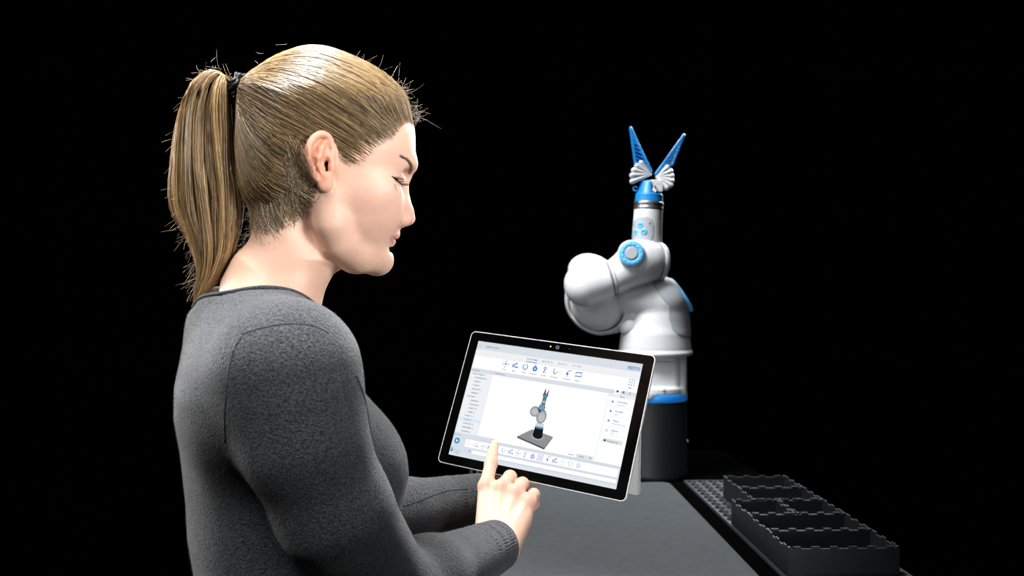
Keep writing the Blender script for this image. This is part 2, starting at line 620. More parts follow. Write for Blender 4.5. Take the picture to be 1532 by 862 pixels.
YB = [1.516, 1.633, 1.750, 1.866, 1.983, 2.100]
make_bin(0.4985, 0.686, YB[0], YB[1], 'wide dark plastic bin at the near end of the row, the front one')
make_bin(0.4985, 0.686, YB[1], YB[2], 'wide dark plastic bin just behind the nearest bin')
make_bin(0.4985, 0.5915, YB[2], YB[3], 'small square dark bin beside the perforated holes, left one of the half-width pair')
make_bin(0.5925, 0.686, YB[2], YB[3], 'small square dark bin, right one of the half-width pair')
make_bin(0.543, 0.686, YB[3], YB[4], 'dark plastic bin directly behind the two half-width bins')
make_bin(0.543, 0.686, YB[4], YB[5], 'dark plastic bin at the far end of the row, nearest the robot base')

# ------------------------------------------------------------------ robot arm
RD = 2.388
RS = F / RD     # px per metre in the robot's plane


def RW(P):
    """robot px frame (x,y,Z toward camera in px) -> world"""
    P = np.atleast_2d(P).astype(float)
    return np.stack([(P[:, 0] - CX) / RS, RD - P[:, 2] / RS, CAMZ - (P[:, 1] - CY) / RS], -1)


rb = empty('robot_arm', (float(RW([975.5, 0, 0])[0][0]), RD, TZ), 0, 'white and blue lightweight robot arm on a black cylindrical base, gripper pointing up', 'robot arm')
rparts = {}


def rmesh(name, g, m, parent=None):
    P, T, Q = g.polys()
    W = RW(P)
    # axis map flips handedness? (x, -Z, -y): determinant
    fl = [T[:, ::-1], Q[:, ::-1]] if np.linalg.det(np.array([[1, 0, 0], [0, 0, -1], [0, -1, 0]])) < 0 else [T, Q]
    fl = [a for a in fl if len(a)]
    me = mesh_np(name, W, fl)
    o = link(name, me, m, parent or rb)
    rparts[name] = o
    return o


def rg(x0, x1, y0, y1, z0, z1, h=1.0):
    return G((x0, y0, z0), (x1, y1, z1), h)


# black base, lathe in world units
bx_ = (975.5 - CX) / RS


def rlathe(name, prof, m, ax=(975.5, 0), n=72, parent=None):
    V, Fq = lathe([(r_ / RS, CAMZ - (y_ - CY) / RS) for r_, y_ in prof], n)
    V = V + np.array([(ax[0] - CX) / RS, RD - ax[1] / RS, 0])
    o = link(name, mesh_np(name, V, [Fq]), m, parent or rb)
    return o


yt = CY + (CAMZ - TZ) * RS
o = rlathe('base_cylinder', [(0, 597), (50.5, 597), (51.5, 598.5), (51.5, yt - 8), (52.5, yt - 7), (52.5, yt - 1), (52, yt), (0, yt)], M_baseblk)
tag(o, 'matt black cylindrical base')
for a in (20, 200):
    bm = bmesh.new()
    add_box(bm, (-0.004, -0.003, -0.004), (0.004, 0.003, 0.004), 0.0008)
    me = bm_mesh('screw', bm); me.transform(Matrix.Translation((bx_ + 0.0885 * math.cos(math.radians(a - 20)), RD - 0.0885 * math.sin(math.radians(a - 20)), CAMZ - (660 - CY) / RS)))
    link('screw', me, M_steel, rb)
o = rlathe('light_ring', [(48, 585.5), (51.2, 585.5), (52, 587), (52, 596), (51, 597.5), (48, 597.5)], M_bluelight)
tag(o, 'glowing blue ring above the base')

g = rg(915, 1040, 520, 592, -62, 62)
g.cyl((975.5, 586, 0), (975.5, 520, 0), 49, 2)
g.box((978, 556, 60), (34, 22, 22), 6, 3, 'cut')       # recess in front
g.cyl((975.5, 586, 0), (975.5, 577, 0), 51.5, 2, 3)
g.cone((958, 590, 30), (955, 560, 22), 24, 12, 8)
g.cone((1014, 586, 24), (1014, 530, 24), 9, 9, 4)
rmesh('base_column', g, M_white)
g = rg(975, 995, 568, 588, 30, 60, .5)
g.cyl((985, 578, 40), (985, 578, 52), 2.2, .5)
rmesh('screw', g, M_steel)

# shoulder housing
g = rg(900, 1050, 405, 545, -70, 70)
g.cyl((980, 531, 0), (980, 488, 0), 54.5, 13, 0, rb=50)
g.ell((984, 482, 0), (47, 34, 46), 12)
g.cone((935, 446, 10), (985, 449, 10), 27, 32, 5)
g.ell((990, 452, 2), (40, 35, 42), 12)
g.plane((1019, 441, 0), (.83, -.56, .05), 6)
g.cyl((980, 531, 0), (980, 523, 0), 56, 4, 3)
# crease lines
g.cone((928, 508, 46), (962, 478, 56), 1.2, 1.2, 1, 'cut')
rmesh('shoulder_housing', g, M_white)
gb = rg(905, 975, 455, 525, 0, 62, .8)
gb.ell((941, 488, 13), (17, 16.5, 17), 0)
tag(rmesh('joint_ball', gb, M_white), 'rounded white joint ball under the shoulder barrel')
g2 = rg(900, 1050, 405, 545, -70, 75)
g2.v = g2.v
SH = g


def panel_from(gsrc, poly, name, m, off=0.9, zmin=0, parent=None):
    """thin inlaid cover: source field offset outward, cut by an extruded outline"""
    gg = G(gsrc.lo, gsrc.lo + (gsrc.n - 1) * gsrc.h, gsrc.h)
    X, Y = gsrc.ax[0][:, None], gsrc.ax[1][None, :]
    d2 = sd_poly(X, Y, poly)[:, :, None]
    v = np.maximum(gsrc.v - off, -(gsrc.v + 3))
    k = 2.0
    b = np.broadcast_to(d2, v.shape)
    h = np.maximum(k - np.abs(v - b), 0) / k
    v = np.maximum(v, b) + h * h * k * .25
    v = np.maximum(v, (zmin - gsrc.ax[2])[None, None, :])
    gg.v = v.astype(np.float32)
    return rmesh(name, gg, m, parent)


sh = rparts['shoulder_housing']
o = panel_from(SH, [(963, 410), (978, 440), (991, 456), (992, 476), (997, 491), (1007, 500), (1020, 504), (1045, 507), (1060, 460), (1018, 410)], 'side_cover', M_panel, 0.9, 6)
tag(o, 'pale grey side cover')

# blue ring on the cut right face of the shoulder
nrm = unit((.83, -.56, .05))
def ring(name, c, n, R, r, m, sq=0.5, parent=None, h=.6):
    c = np.array(c, float)
    g = G(c - R - r - 3, c + R + r + 3, h)
    X, Y, Z = g.ax[0][:, None, None] - c[0], g.ax[1][None, :, None] - c[1], g.ax[2][None, None, :] - c[2]
    n = unit(n)
    hh = X * n[0] + Y * n[1] + Z * n[2]
    q = np.sqrt(np.maximum(X * X + Y * Y + Z * Z - hh * hh, 0))
    g.v = (np.sqrt((q - R) ** 2 + (hh / sq) ** 2) - r).astype(np.float32)
    return rmesh(name, g, m, parent)


o = ring('light_disc_ring', (1018, 441.5, 2), nrm, 23, 7, M_bluering, 0.55)
tag(o, 'bright blue ring on the shoulder end')
g = rg(990, 1040, 415, 470, -30, 34, .8)
g.cyl(np.array((1018, 441.5, 2)) - nrm * 4, np.array((1018, 441.5, 2)) + nrm * 1.5, 19, 1.2)
rmesh('shoulder_cap', g, M_white)

# elbow disc
en = unit((-.30, .34, .89))
ec = np.array((897, 450, -6.))
g = rg(830, 955, 385, 515, -60, 60)
g.cyl(ec - en * 24, ec + en * 18, 51.5, 12)
g.cyl(ec + en * 12, ec + en * 40, 44, 1, 1.5, 'cut')
g.cone((900, 462, -12), (945, 462, -4), 38, 34, 8)
g.cyl(ec + en * 12, ec + en * 60, 43, 1, 1.5, 'cut')
rmesh('elbow_housing', g, M_white)
g = rg(845, 950, 400, 505, -40, 60)
g.ell(ec + en * 12, (42, 42, 26), 0, M=[unit(np.cross(en, (0, 1, 0))), unit(np.cross(en, np.cross(en, (0, 1, 0)))), en])
o = rmesh('elbow_dome', g, M_white)
# blue accents at the far left rim
o = ring('elbow_ring', ec - en * 7, en, 52.2, 3.0, M_bluering, 1.6)
tag(o, 'blue ring round the elbow rim')

# forearm
g = rg(835, 935, 370, 475, -20, 90)
fa, fb = np.array((873, 428, 34.)), np.array((909, 418.5, 34.))
ax_f = unit(fb - fa)
g.cone(fa, fb, 30.5, 25.5, 2)
g.cone((866, 420, 30), (880, 424, 32), 21, 26, 8)
g.plane(fb, ax_f, 1.5)
rmesh('forearm_shell', g, M_white)
g = rg(840, 930, 370, 440, -35, 60)
g.ell((878, 404, 8), (29, 24.5, 30), 3)
g.cone((893, 402, 10), (912, 408, 18), 17, 14, 6)
o = rmesh('rear_cover', g, M_white)
o = ring('seam_ring', fb + ax_f * 1.0, ax_f, 24.4, 1.3, M_seam, 1.2, h=.5)
o = ring('seam_ring', fb + ax_f * 6.0, ax_f, 24.9, 1.1, M_panel, 1.2, h=.5)

g = rg(893, 1003, 345, 440, -25, 90)
g.cone(fb + ax_f * 2, (951, 393.5, 32), 24.2, 31.5, 2)
g.cone((950, 393.5, 32), (963, 391.5, 28), 31.8, 30.5, 6)
g.plane(fb + ax_f * 2, -ax_f, 1.0)
g.cyl((937.5, 382.5, 50), (935.9, 381.2, 66), 19, 1.5, 3)
rmesh('wrist_housing', g, M_white)
WH = g
bn = unit((-.11, -.09, .99))
o = ring('button_ring', (936.2, 381.6, 66.5), bn, 13.4, 4.6, M_bluering, 0.6, h=.5)
tag(o, 'light blue control ring')
for k in range(12):
    a = 2 * PI * (k + .5) / 12
    u_ = unit(np.cross(bn, (0, 1, 0))); v_ = np.cross(bn, u_)
    c = np.array((936.2, 381.6, 66.5)) + bn * 3.2 + u_ * 13.2 * math.cos(a) + v_ * 13.2 * math.sin(a)
    g = G(c - 2.2, c + 2.2, .4); g.ell(c, (1.0, 1.0, .9), 0)
    rmesh('indicator_dot', g, M_white, o)
g = rg(920, 955, 365, 400, 54, 80, .5)
g.cyl(np.array((936.2, 381.6, 66)) - bn * 3, np.array((936.2, 381.6, 66)) + bn * 4.5, 9.3, 1.6)
rmesh('button_cap', g, M_panel)

# end joint on the right: darker ring joint and fork
g = rg(960, 1005, 350, 430, -25, 60)
jn = unit((.93, .02, -.25))
g.cyl(np.array((966, 392, 24.)), np.array((966, 392, 24.)) + jn * 26, 28.5, 9)
rmesh('wrist_joint_cap', g, M_white)
o = ring('joint_seam', np.array((966, 392, 24.)) + jn * 13, jn, 28.4, 1.0, M_seam, 1.3, h=.5)

# upright wrist column
up = unit((.055, -1, 0))
c0 = np.array((965.8, 372, 8.)); c1 = c0 + up * 57.5
g = rg(935, 1003, 305, 400, -30, 48, .8)
g.cyl(c0, c1, 22.3, 2.0, 0, rb=21.3)
g.cone((979, 340, 2), (984, 388, 0), 8.5, 9, 6)
rmesh('wrist_column', g, M_white)
WC = g
o = panel_from(WC, [(944, 334), (951, 326), (962, 325), (972, 330), (975, 340), (974, 358), (968, 366), (944, 362)], 'button_plate', M_panel, 0.6, 8)


def front_z(gs, x, y):
    z = gs.ax[2][::-1]
    v = gs.sample(np.stack([np.full(len(z), x), np.full(len(z), y), z], -1))
    i = np.argmax(v < 0)
    return float(z[i])


for (x, y) in ((954.7, 338.7), (948.6, 349.3), (959.2, 348.6)):
    zf = front_z(WC, x, y)
    nn = unit((x - 966, 0, 20))
    c = np.array((x, y, zf + .6))
    o = ring('push_button', c, nn, 3.0, 1.9, M_bluering, 0.8, h=.4)
    g = G(c - 3, c + 4, .4); g.ell(c + nn * .4, (1.3, 1.3, 1.0), 0)
    rmesh('button_centre', g, M_blue, o)
for (x, y, r_) in ((968, 336.7, 1.8), (946.8, 338, 1.3), (986.5, 328, 1.3)):
    zf = front_z(WC, x, y)
    c = np.array((x, y, zf)); g = G(c - 4, c + 4, .4); g.ell(c, (r_, r_, 1.6), 0)
    o = rmesh('screw', g, M_dark)

# metal flange ring
def along(t): return c0 + up * t
g = rg(942, 996, 296, 320, -20, 36, .7)
g.cyl(along(57), along(69), 21.8, 1.2)
g.cyl(along(61.5), along(64), 30, 0, .6, 'cut')
g.cyl(along(57), along(69), 21.3, 1.2, .5)
rmesh('flange', g, M_metal)

# blue gripper body
g = rg(940, 1000, 262, 310, -24, 40, .7)
g.cyl(along(68), along(80), 20.8, 1.5, 0, rb=19.8)
g.cyl(along(78), along(100), 19.5, 2, 3, rb=13.5)
g.box((981, 280, 26), (9.5, 11, 14), 1.5, 1.5, 'cut')
g.cone((968, 262, 8), (968, 276, 8), 5, 5, 2, 'cut')
rmesh('gripper_body', g, M_blue)
g = rg(968, 996, 266, 296, -8, 30, .6)
g.box((980, 280, 10), (9, 9, 9), 1.2)
g.cyl((976, 284, 16), (976, 289, 24), 3.4, .5, 1)
g.cone((983, 276, 16), (990, 272, 12), 3, 3, 1.5)
rmesh('clamp_block', g, M_white)
g = rg(970, 984, 278, 296, 14, 34, .5)
g.cone((976.5, 281, 22), (976.5, 287, 23), 1.3, 1.3, 0)
rmesh('clamp_pin', g, M_dark)
g = rg(972, 984, 284, 296, 14, 34, .4)
g.ell((977.6, 289.5, 24), (2.7, 2.7, 2.7), 0)
rmesh('ball_stud', g, M_steel)
o = ring('cable_clip', (949.5, 283.5, 8), (0.2, 0, 1), 3.3, 1.1, M_blue, 1.0, h=.4)

# fin-ray fingers
def fin(tip, outer, inner, zc, zh, nribs):
    """finger as a lattice of bars: two flanks, base and cross ribs"""
    tip, outer, inner = [np.array((*p, zc)) for p in (tip, outer, inner)]
    allp = np.vstack([tip, outer, inner])
    g = G(allp.min(0) - (6, 6, zh + 4), allp.max(0) + (6, 6, zh + 4), .6)
    def bar(a, b, r):
        g.box((np.array(a) + b) / 2, (np.linalg.norm(np.array(b) - a) / 2 + r * .5, r, zh), .5, .6,
              M=[unit(np.array(b) - a), unit(np.cross((0, 0, 1), np.array(b) - a)), (0, 0, 1)])
    bar(tip, outer, 1.5); bar(tip, inner, 1.9); bar(outer, inner, 1.5)
    g.ell(tip, (2.2, 3.0, zh), 1)
    for k in range(nribs):
        t = 0.30 + 0.68 * (k + 1) / (nribs + .3)
        a = tip + (outer - tip) * t
        b = tip + (inner - tip) * (t * 0.93 + 0.01)
        bar(a, b, .75)
    # upper solid web
    g.box(tip + ((outer + inner) / 2 - tip) * .17, (11, 1.8, zh * .8), .5, 1, M=[unit((outer + inner) / 2 - tip), unit(np.cross((0, 0, 1), (outer + inner) / 2 - tip)), (0, 0, 1)])
    o = rmesh('gripper_finger', g, M_blue)
    P = np.vstack([tip, outer, inner])
    return o


tag(fin((941.8, 194.5), (948.8, 246), (972.3, 259), 12, 4.5, 6), 'blue ribbed finger on the left, pointing up')
tag(fin((1020.6, 205), (1003.6, 248), (979.3, 262), 12, 4.5, 6), 'blue ribbed finger on the right, leaning outward')


def fan(piv, ends, name='fan_bellows'):
    for k, (ex, ey) in enumerate(ends):
        a = np.array((*piv, 12.)); b = np.array((ex, ey, 12. + 0.5 * (k % 2)))
        g = G(np.minimum(a, b) - 16, np.maximum(a, b) + 16, .6)
        g.cone(a, b, 1.8, 4.1, 0, sq=((0, 0, 1), 2.2))
        rmesh('bellows_fold', g, M_white)


fan((971.5, 262.5), [(957.5, 245.5), (951.3, 250), (946.8, 256.3), (944, 264), (944.5, 272.8)])
fan((980.5, 266), [(996, 252), (1000.5, 258), (1002.5, 265), (1002.5, 272), (1001, 278.5), (995, 282.5)])
# small faint maker name on the side cover

# ------------------------------------------------------------------ the woman: body frame
P0 = unp(450, 250, 1.0)
NV = unit((316 / F, -1, 0))          # towards the camera, horizontal
EU = np.array((-NV[1], NV[0], 0))    # to the right in the picture = where she faces
B3 = np.stack([EU, (0, 0, -1), NV])  # rows: u, v, w


def toL(W): return (np.atleast_2d(W) - P0) @ B3.T
def toW(L): return np.atleast_2d(L) @ B3 + P0


def H(x, y, w=0.0):
    """pixel ray meets the plane at offset w -> local (u,v,w)"""
    d = np.array([(x - CX) / F, 1, -(y - CY) / F])
    o = np.array([0, 0, CAMZ])
    k = ((P0 + NV * w - o) @ NV) / (d @ NV)
    return toL(o + k * d)[0]


def HP(pts, w=0.0): return np.array([H(x, y, w) for x, y in pts])


def gmesh(g, world=True):
    P, T, Q = g.polys()
    return (toW(P) if world else P), T, Q


# u,v,w -> world handedness: det(B3) sign
FLIP = np.linalg.det(B3) < 0

# ---------------------------------------------------------------- head and neck field
HEAD = [(617, 188), (620.2, 204), (620.6, 225), (620.6, 240), (619.2, 251), (614, 259), (607, 268), (602.5, 278), (601, 292), (599, 310), (597, 326),
        (595, 340), (591, 352), (585.5, 362), (581, 371), (579.2, 379), (580.0, 387), (579.0, 394), (574.8, 400.4), (566.8, 404.7),
        (556, 405.6), (543, 404.4), (526, 401.5), (509, 398), (490, 385), (470, 360), (440, 340), (405, 322), (383, 300),
        (372, 262), (366, 225), (366, 190), (371, 160), (382, 134), (402, 112), (430, 96), (460, 86), (490, 86), (520, 98), (550, 117), (580, 142), (603, 168)]
glo = HP([(330, 60)])[0]; ghi = HP([(650, 500)])[0]
hg = G((glo[0], glo[1], -0.105), (ghi[0], ghi[1], 0.105), 0.00142)
X, Y, Z = hg.ax[0][:, None], hg.ax[1][None, :], np.abs(hg.ax[2])[None, None, :]


def sinterp(x, xp, fp):
    y = np.interp(x, xp, fp)
    n = max(3, int(.022 / hg.h))
    ker = np.hanning(n + 2); ker /= ker.sum()
    yy = np.concatenate([np.full(n, y[0]), y, np.full(n, y[-1])])
    return np.convolve(yy, ker, 'same')[n:-n]


def smooth_poly(P, n=None):
    P = np.asarray(P, float)
    k = len(P)
    Q = spline(np.vstack([P[-2:], P, P[:3]]), (k + 4) * 3 + 1)
    return Q[6:6 + k * 3]


pl = smooth_poly(HP(HEAD)[:, :2])
d2 = -sd_poly(X, Y, pl)


def blur2(a, sig):
    n = int(3 * sig) + 1
    k = np.exp(-.5 * (np.arange(-n, n + 1) / sig) ** 2); k /= k.sum()
    for ax in (0, 1):
        b = np.moveaxis(a, ax, -1)
        b = np.pad(b, [(0, 0), (n, n)], mode='edge')
        b = sum(k[i] * b[:, i:b.shape[1] - 2 * n + i] for i in range(2 * n + 1))
        a = np.moveaxis(b, -1, ax)
    return a


_bl = blur2(d2, 7)
_t = np.clip(d2 / .012, 0, 1)
d2 = d2 * (1 - _t) + _bl * _t
yv = HP([(450, y) for y in (70, 150, 230, 290, 330, 360, 385, 410)])[:, 1]
Wv = sinterp(hg.ax[1], yv, [.060, .074, .073, .067, .062, .057, .050, .045])[None, :]
Rv = sinterp(hg.ax[1], yv, [.070, .070, .060, .052, .050, .046, .042, .040])[None, :]
# narrower in front of the cheek bones
uf = HP([(540, 300), (600, 300)])[:, 0]
q = Z / Wv[:, :, None]
e = np.maximum(1 - d2 / Rv, 0)[:, :, None]
nn = 2.15
v = ((q ** nn + e ** nn) ** (1 / nn) - 1) * np.minimum(Wv, Rv)[:, :, None] * 0.95
hg.v = v.astype(np.float32)

# work mirrored: every feature is added on both sides


def hb(fn, P, *a, **k):
    """add a feature at +w and its mirror at -w"""
    P = np.atleast_2d(P).astype(float)
    for s_ in (1, -1):
        Q = P.copy(); Q[:, 2] *= s_
        fn(Q, *a, **k)
        if np.abs(P[:, 2]).max() < 1e-6: break


def CH(P, R, k=.005, mode='add', sq=None): hb(lambda Q: hg.chain(Q, R, k, mode, sq), P)
def EL(P, r, k=.005, mode='add', M=None): hb(lambda Q: [hg.ell(c, r, k, mode, M) for c in Q], P)


# jaw and chin
CH([H(566, 389, .008), H(535, 384, .029), H(506, 364, .044), H(495, 335, .053), H(492, 300, .057)], [.0115, .0125, .0125, .012, .010], .016)
EL([H(567, 390, 0)], (.0115, .0115, .0125), .010)
# cheek bone and cheek
EL([H(568, 306, .036)], (.016, .018, .012), .03)
EL([H(548, 285, .052)], (.022, .012, .008), .018)
# temple hollow
# brow ridge
CH([H(611, 247, .008), H(606, 243, .024), H(592, 245, .040)], [.0085, .0085, .0075], .010)
# eye socket
EL([H(607, 270, .027)], (.0105, .010, .013), .012, 'cut')
# nose
CH([H(605.0, 266, 0), H(601.2, 283, 0), H(604.5, 300, 0), H(608.6, 315, 0), H(612.2, 327, 0)], [.0070, .0053, .0056, .0062, .0066], .006)
CH([H(598, 286, .004), H(598, 305, .007), H(601, 323, .0085)], [.005, .006, .0065], .009)
EL([H(610.5, 328, .0035)], (.0055, .0056, .0055), .004)
EL([H(602.5, 330, .0125)], (.0088, .0068, .0048), .0035)
CH([H(606, 334.5, 0), H(597, 335.5, 0)], [.0030, .0036], .004)
EL([H(608.0, 334.3, .0072)], (.0052, .0019, .0024), .002, 'cut', M=[unit((1, .35, 0)), unit((-.35, 1, 0)), (0, 0, 1)])
CH([H(597.5, 319, .0165), H(594.8, 327, .018), H(595, 334, .0175)], [.0009, .0012, .0009], .004, 'cut')
# naso labial softness and lips
CH([H(593.6, 338, 0), H(592.8, 349, 0)], [.0024, .0026], .007)
CH([H(591.2, 352.0, 0), H(588.2, 353.0, .014), H(583.0, 354.4, .026)], [.0032, .0028, .0014], .005)
CH([H(585.0, 362.6, 0), H(582.6, 361.0, .014), H(581, 357.5, .025)], [.0033, .0030, .0014], .005)
CH([H(591.0, 358.0, 0), H(590.5, 357.6, .010), H(587.5, 356.8, .020), H(581.0, 354.9, .031)], [.0010, .0012, .0012, .0011], .0014, 'cut')
EL([H(578.5, 374.5, .0)], (.003, .003, .012), .006, 'cut')

# eyeball and lids
EYE = H(589.5, 271.5, .0315)
EL([EYE], (.0128, .0124, .0128), .0045)
# lid opening: a slanted slit, she looks down
LIDU = [H(586.0, 264.3, .0435), H(590.0, 267.5, .0438), H(594.5, 271.0, .041), H(599.5, 274.6, .0355), H(602.5, 276.6, .028)]
LIDL = [H(586.5, 266.8, .0435), H(588.5, 272, .0435), H(590.3, 277.0, .0405), H(594, 281, .034), H(599, 281.5, .026)]
for a, b, r_ in zip(LIDU, LIDL, (.0008, .0018, .0021, .0018, .0009)):
    pass
mid = [(a + b) / 2 for a, b in zip(LIDU, LIDL)]
CH([mid[0], mid[1] + (-.0004, .0006, .0005), mid[2] + (-.0004, .0010, .0008), mid[3]], [.0008, .0027, .0034, .0016], .0010, 'cut')
CH([H(583.5, 262.5, .044), H(588, 259.5, .043), H(595, 260.5, .038), H(601, 265, .030)], [.0006, .0008, .0008, .0006], .003, 'cut')   # lid crease

# neck
NECK = [(390, 250), (378, 285), (378.5, 305), (379.5, 318), (375, 353), (364, 370), (351, 382), (337, 407), (323.5, 432.5), (303, 450), (285, 480), (280, 530), (500, 560), (488, 505), (480.5, 478), (480, 466), (485, 440),
        (491, 425), (498.8, 411), (508, 399), (500, 370), (480, 340), (470, 300), (440, 250)]
pn = smooth_poly(HP(NECK)[:, :2])
d2 = -sd_poly(X, Y, pn)
yv = HP([(450, y) for y in (250, 320, 370, 410, 440, 470, 500)])[:, 1]
Wn = sinterp(hg.ax[1], yv, [.054, .054, .052, .054, .062, .080, .105])[None, :]
Rn = sinterp(hg.ax[1], yv, [.046, .046, .044, .046, .046, .05, .05])[None, :]
q = Z / Wn[:, :, None]
e = np.maximum(1 - d2 / Rn, 0)[:, :, None]
vn = ((q ** 2.1 + e ** 2.1) ** (1 / 2.1) - 1) * np.minimum(Wn, Rn)[:, :, None]
hg.op(vn.astype(np.float32), (slice(None),) * 3, .011, 'add')
skull_only = hg.v.copy()     # without the ears, for the hair
# sternomastoid hint

# ears ------------------------------------------------
def ear(sg):
    def E_(x, y, w):
        p = H(x, y, w); p[2] *= sg; return p
    w0 = .0705
    # base plate that joins the head
    hg.chain([E_(489, 222, w0), E_(482, 236, w0 + .001), E_(485, 262, w0)], [.0062, .0085, .006], .006, sq=((0, 0, 1), .9))
    hg.ell(E_(482, 236, w0 + .003), (.0125, .0225, .0045), .004)
    # helix
    hx = [(495, 226), (494.5, 214), (491, 205.5), (484, 200.8), (476, 202), (467.5, 209), (462.5, 220), (462, 233), (464, 246), (468, 258), (473.5, 268)]
    ww = [.070, .073, .075, .077, .079, .081, .083, .083, .081, .079, .077]
    rr = [.0016, .0021, .0026, .0029, .0030, .0031, .0030, .0028, .0026, .0024, .002]
    hc = spline(np.column_stack([[E_(x, y, w) for (x, y), w in zip(hx, ww)], rr]), 34)
    hg.chain(hc[:, :3], hc[:, 3], .0022)
    hg.chain([E_(470, 215, .076), E_(467, 235, .077), E_(472, 255, .075)], [.004, .0045, .004], .004, sq=((0, 0, 1), .5))
    # scapha groove
    hg.chain([E_(489, 207, .081), E_(477, 209, .084), E_(470.5, 219, .085), E_(469.5, 234, .085), E_(473, 248, .083)], [.0009, .0018, .0022, .0022, .0012], .0016, 'cut')
    # antihelix
    hg.chain([E_(486, 214, .0775), E_(480.5, 224, .0795), E_(477, 236, .0805), E_(477.5, 248, .0795), E_(482, 258, .078)], [.0018, .0026, .0028, .0026, .0022], .003)
    # concha and canal
    hg.chain([E_(490, 216, .0795), E_(490.5, 226, .0795), E_(487.5, 234, .080)], [.0024, .0030, .0026], .002, 'cut')
    hg.ell(E_(486.5, 246, .0795), (.0054, .0084, .0050), .0025, 'cut')
    hg.chain([E_(489.5, 245, .0760), E_(491, 259, .0760)], [.0042, .0034], .002, 'cut')
    hg.chain([E_(490, 246, .072), E_(491.5, 246, .060)], [.0036, .0026], .001, 'cut')
    hg.chain([E_(491, 255, .072), E_(492.5, 255, .060)], [.0032, .0024], .001, 'cut')
    hg.chain([E_(492, 217, .0775), E_(491.5, 223, .0765)], [.0024, .0028], .0015, 'cut')
    # tragus, antitragus, lobe
    hg.ell(E_(495.5, 250, .0735), (.0028, .0062, .0034), .004)
    hg.ell(E_(486, 262.5, .0765), (.0038, .0030, .0026), .003)
    hg.ell(E_(486.5, 273.5, .0740), (.0080, .0092, .0042), .005)


ear(1); ear(-1)

cut_line = HP([(450, 480)])[0][1]
HP_, HT, HQ = hg.polys()

# ---------------------------------------------------------------- torso, arms, legs
TH25 = math.radians(13)
EF = np.array((math.cos(TH25), 0, -math.sin(TH25)))   # chest direction in (u,v,w)
ES = np.array((math.sin(TH25), 0, math.cos(TH25)))    # towards her right shoulder
ROWS = [(455, 322, 462, .085), (470, 294, 480, .105), (485, 287, 488, .122), (500, 279, 496, .136), (530, 268, 510, .146), (580, 258, 534, .150), (625, 259, 560, .143), (676, 270, 588, .132), (707, 274, 596, .126),
        (750, 279, 592, .120), (800, 281, 578, .117), (856, 290, 565, .117), (950, 285, 552, .135), (1050, 272, 556, .162), (1110, 268, 562, .172), (1250, 275, 560, .172)]
SHR = H(432, 556, .150)      # near (right) shoulder joint
SHL = H(402, 540, 0) - ES * .140 + EF * .03
SHL[1] = SHR[1]
ELR = toL(unp(586, 892, .955))[0]
WRR = toL(unp(739, 818, 1.165))[0]
UAR = [H(452, 655, .150), H(499, 762, .135)]
ELL = toL(unp(535, 778, 1.19))[0]
WRL = toL(unp(735, 742, 1.335))[0]


def build_body(h, off, sweater):
    g = G((-.20, H(450, 430)[1], -.34), (.34, H(450, 1060)[1], .25), h)
    U, V_, W_ = g.ax[0][:, None, None], g.ax[1][None, :, None], g.ax[2][None, None, :]
    ys = HP([(402, r[0]) for r in ROWS])[:, 1]
    A, Cc, Ws = [], [], []
    for y, xl, xr, w in ROWS:
        l, r = H(xl, y)[0], H(xr, y)[0]
        E_ = (r - l) / 2
        A.append(math.sqrt(max(E_ ** 2 - (w * math.sin(TH25)) ** 2, .03 ** 2)) / math.cos(TH25))
        Cc.append((l + r) / 2); Ws.append(w)
    A = np.interp(g.ax[1], ys, A)[None, :, None] - off
    Cu = np.interp(g.ax[1], ys, Cc)[None, :, None]
    Wd = np.interp(g.ax[1], ys, Ws)[None, :, None] - off
    u_ = U - Cu
    f = u_ * math.cos(TH25) - W_ * math.sin(TH25)
    s_ = u_ * math.sin(TH25) + W_ * math.cos(TH25)
    n = 2.3
    d = (((np.abs(f) / A) ** n + (np.abs(s_) / Wd) ** n) ** (1 / n) - 1) * np.minimum(A, Wd)
    top = ys[0] - V_ + off
    k = .03
    hh = np.maximum(k - np.abs(d - top), 0) / k
    d = np.maximum(d, top) + hh * hh * k * .25
    if sweater:
        bot = V_ - H(450, 1040)[1]
        d = np.maximum(d, bot)
    g.v = np.minimum(g.v, d.astype(np.float32))
    # shoulder girdle: trapezius slope
    g.cone(H(338, 480, -.03), H(338, 480, .03), .034 - off, .034 - off, .03)
    g.ell(H(365, 592, .085), np.array((.050, .072, .075)) - off, .045)
    for sh in (SHR, SHL):
        nk = H(388, 492, 0) + (ES if sh is SHR else -ES) * .045
        top_s = sh + np.array((0, -.006, 0)) - (ES if sh is SHR else -ES) * .010
        g.cone(nk, top_s, .046 - off, .050 - off, .03)
        g.cone(H(432, 545, 0) + (ES if sh is SHR else -ES) * .05, sh, .043 - off, .048 - off, .03)
    # chest
    for s2 in (1, -1):
        c = H(402, 690) + EF * .076 + ES * .060 * s2
        g.ell(c, np.array((.046, .052, .052)) - off, .035)
    # arms
    def m_(a, b, t): return a + (b - a) * t
    g.cone(SHR, m_(SHR, UAR[0], .45), .0575 - off, .0570 - off, .035)
    g.chain([m_(SHR, UAR[0], .4), UAR[0], UAR[1], ELR], [.0572 - off, .0572 - off, .0535 - off, .0465 - off], .012)
    g.chain([ELR, m_(ELR, WRR, .3), m_(ELR, WRR, .93)], [.0465 - off, .044 - off, .0325 - off], .02)
    g.chain([SHL, m_(SHL, ELL, .4), ELL], [.060 - off, .054 - off, .044 - off], .012)
    g.chain([ELL, m_(ELL, WRL, .3), m_(ELL, WRL, .90)], [.044 - off, .0415 - off, .0345 - off], .02)
    return g


sg = build_body(.0032, 0.0, True)
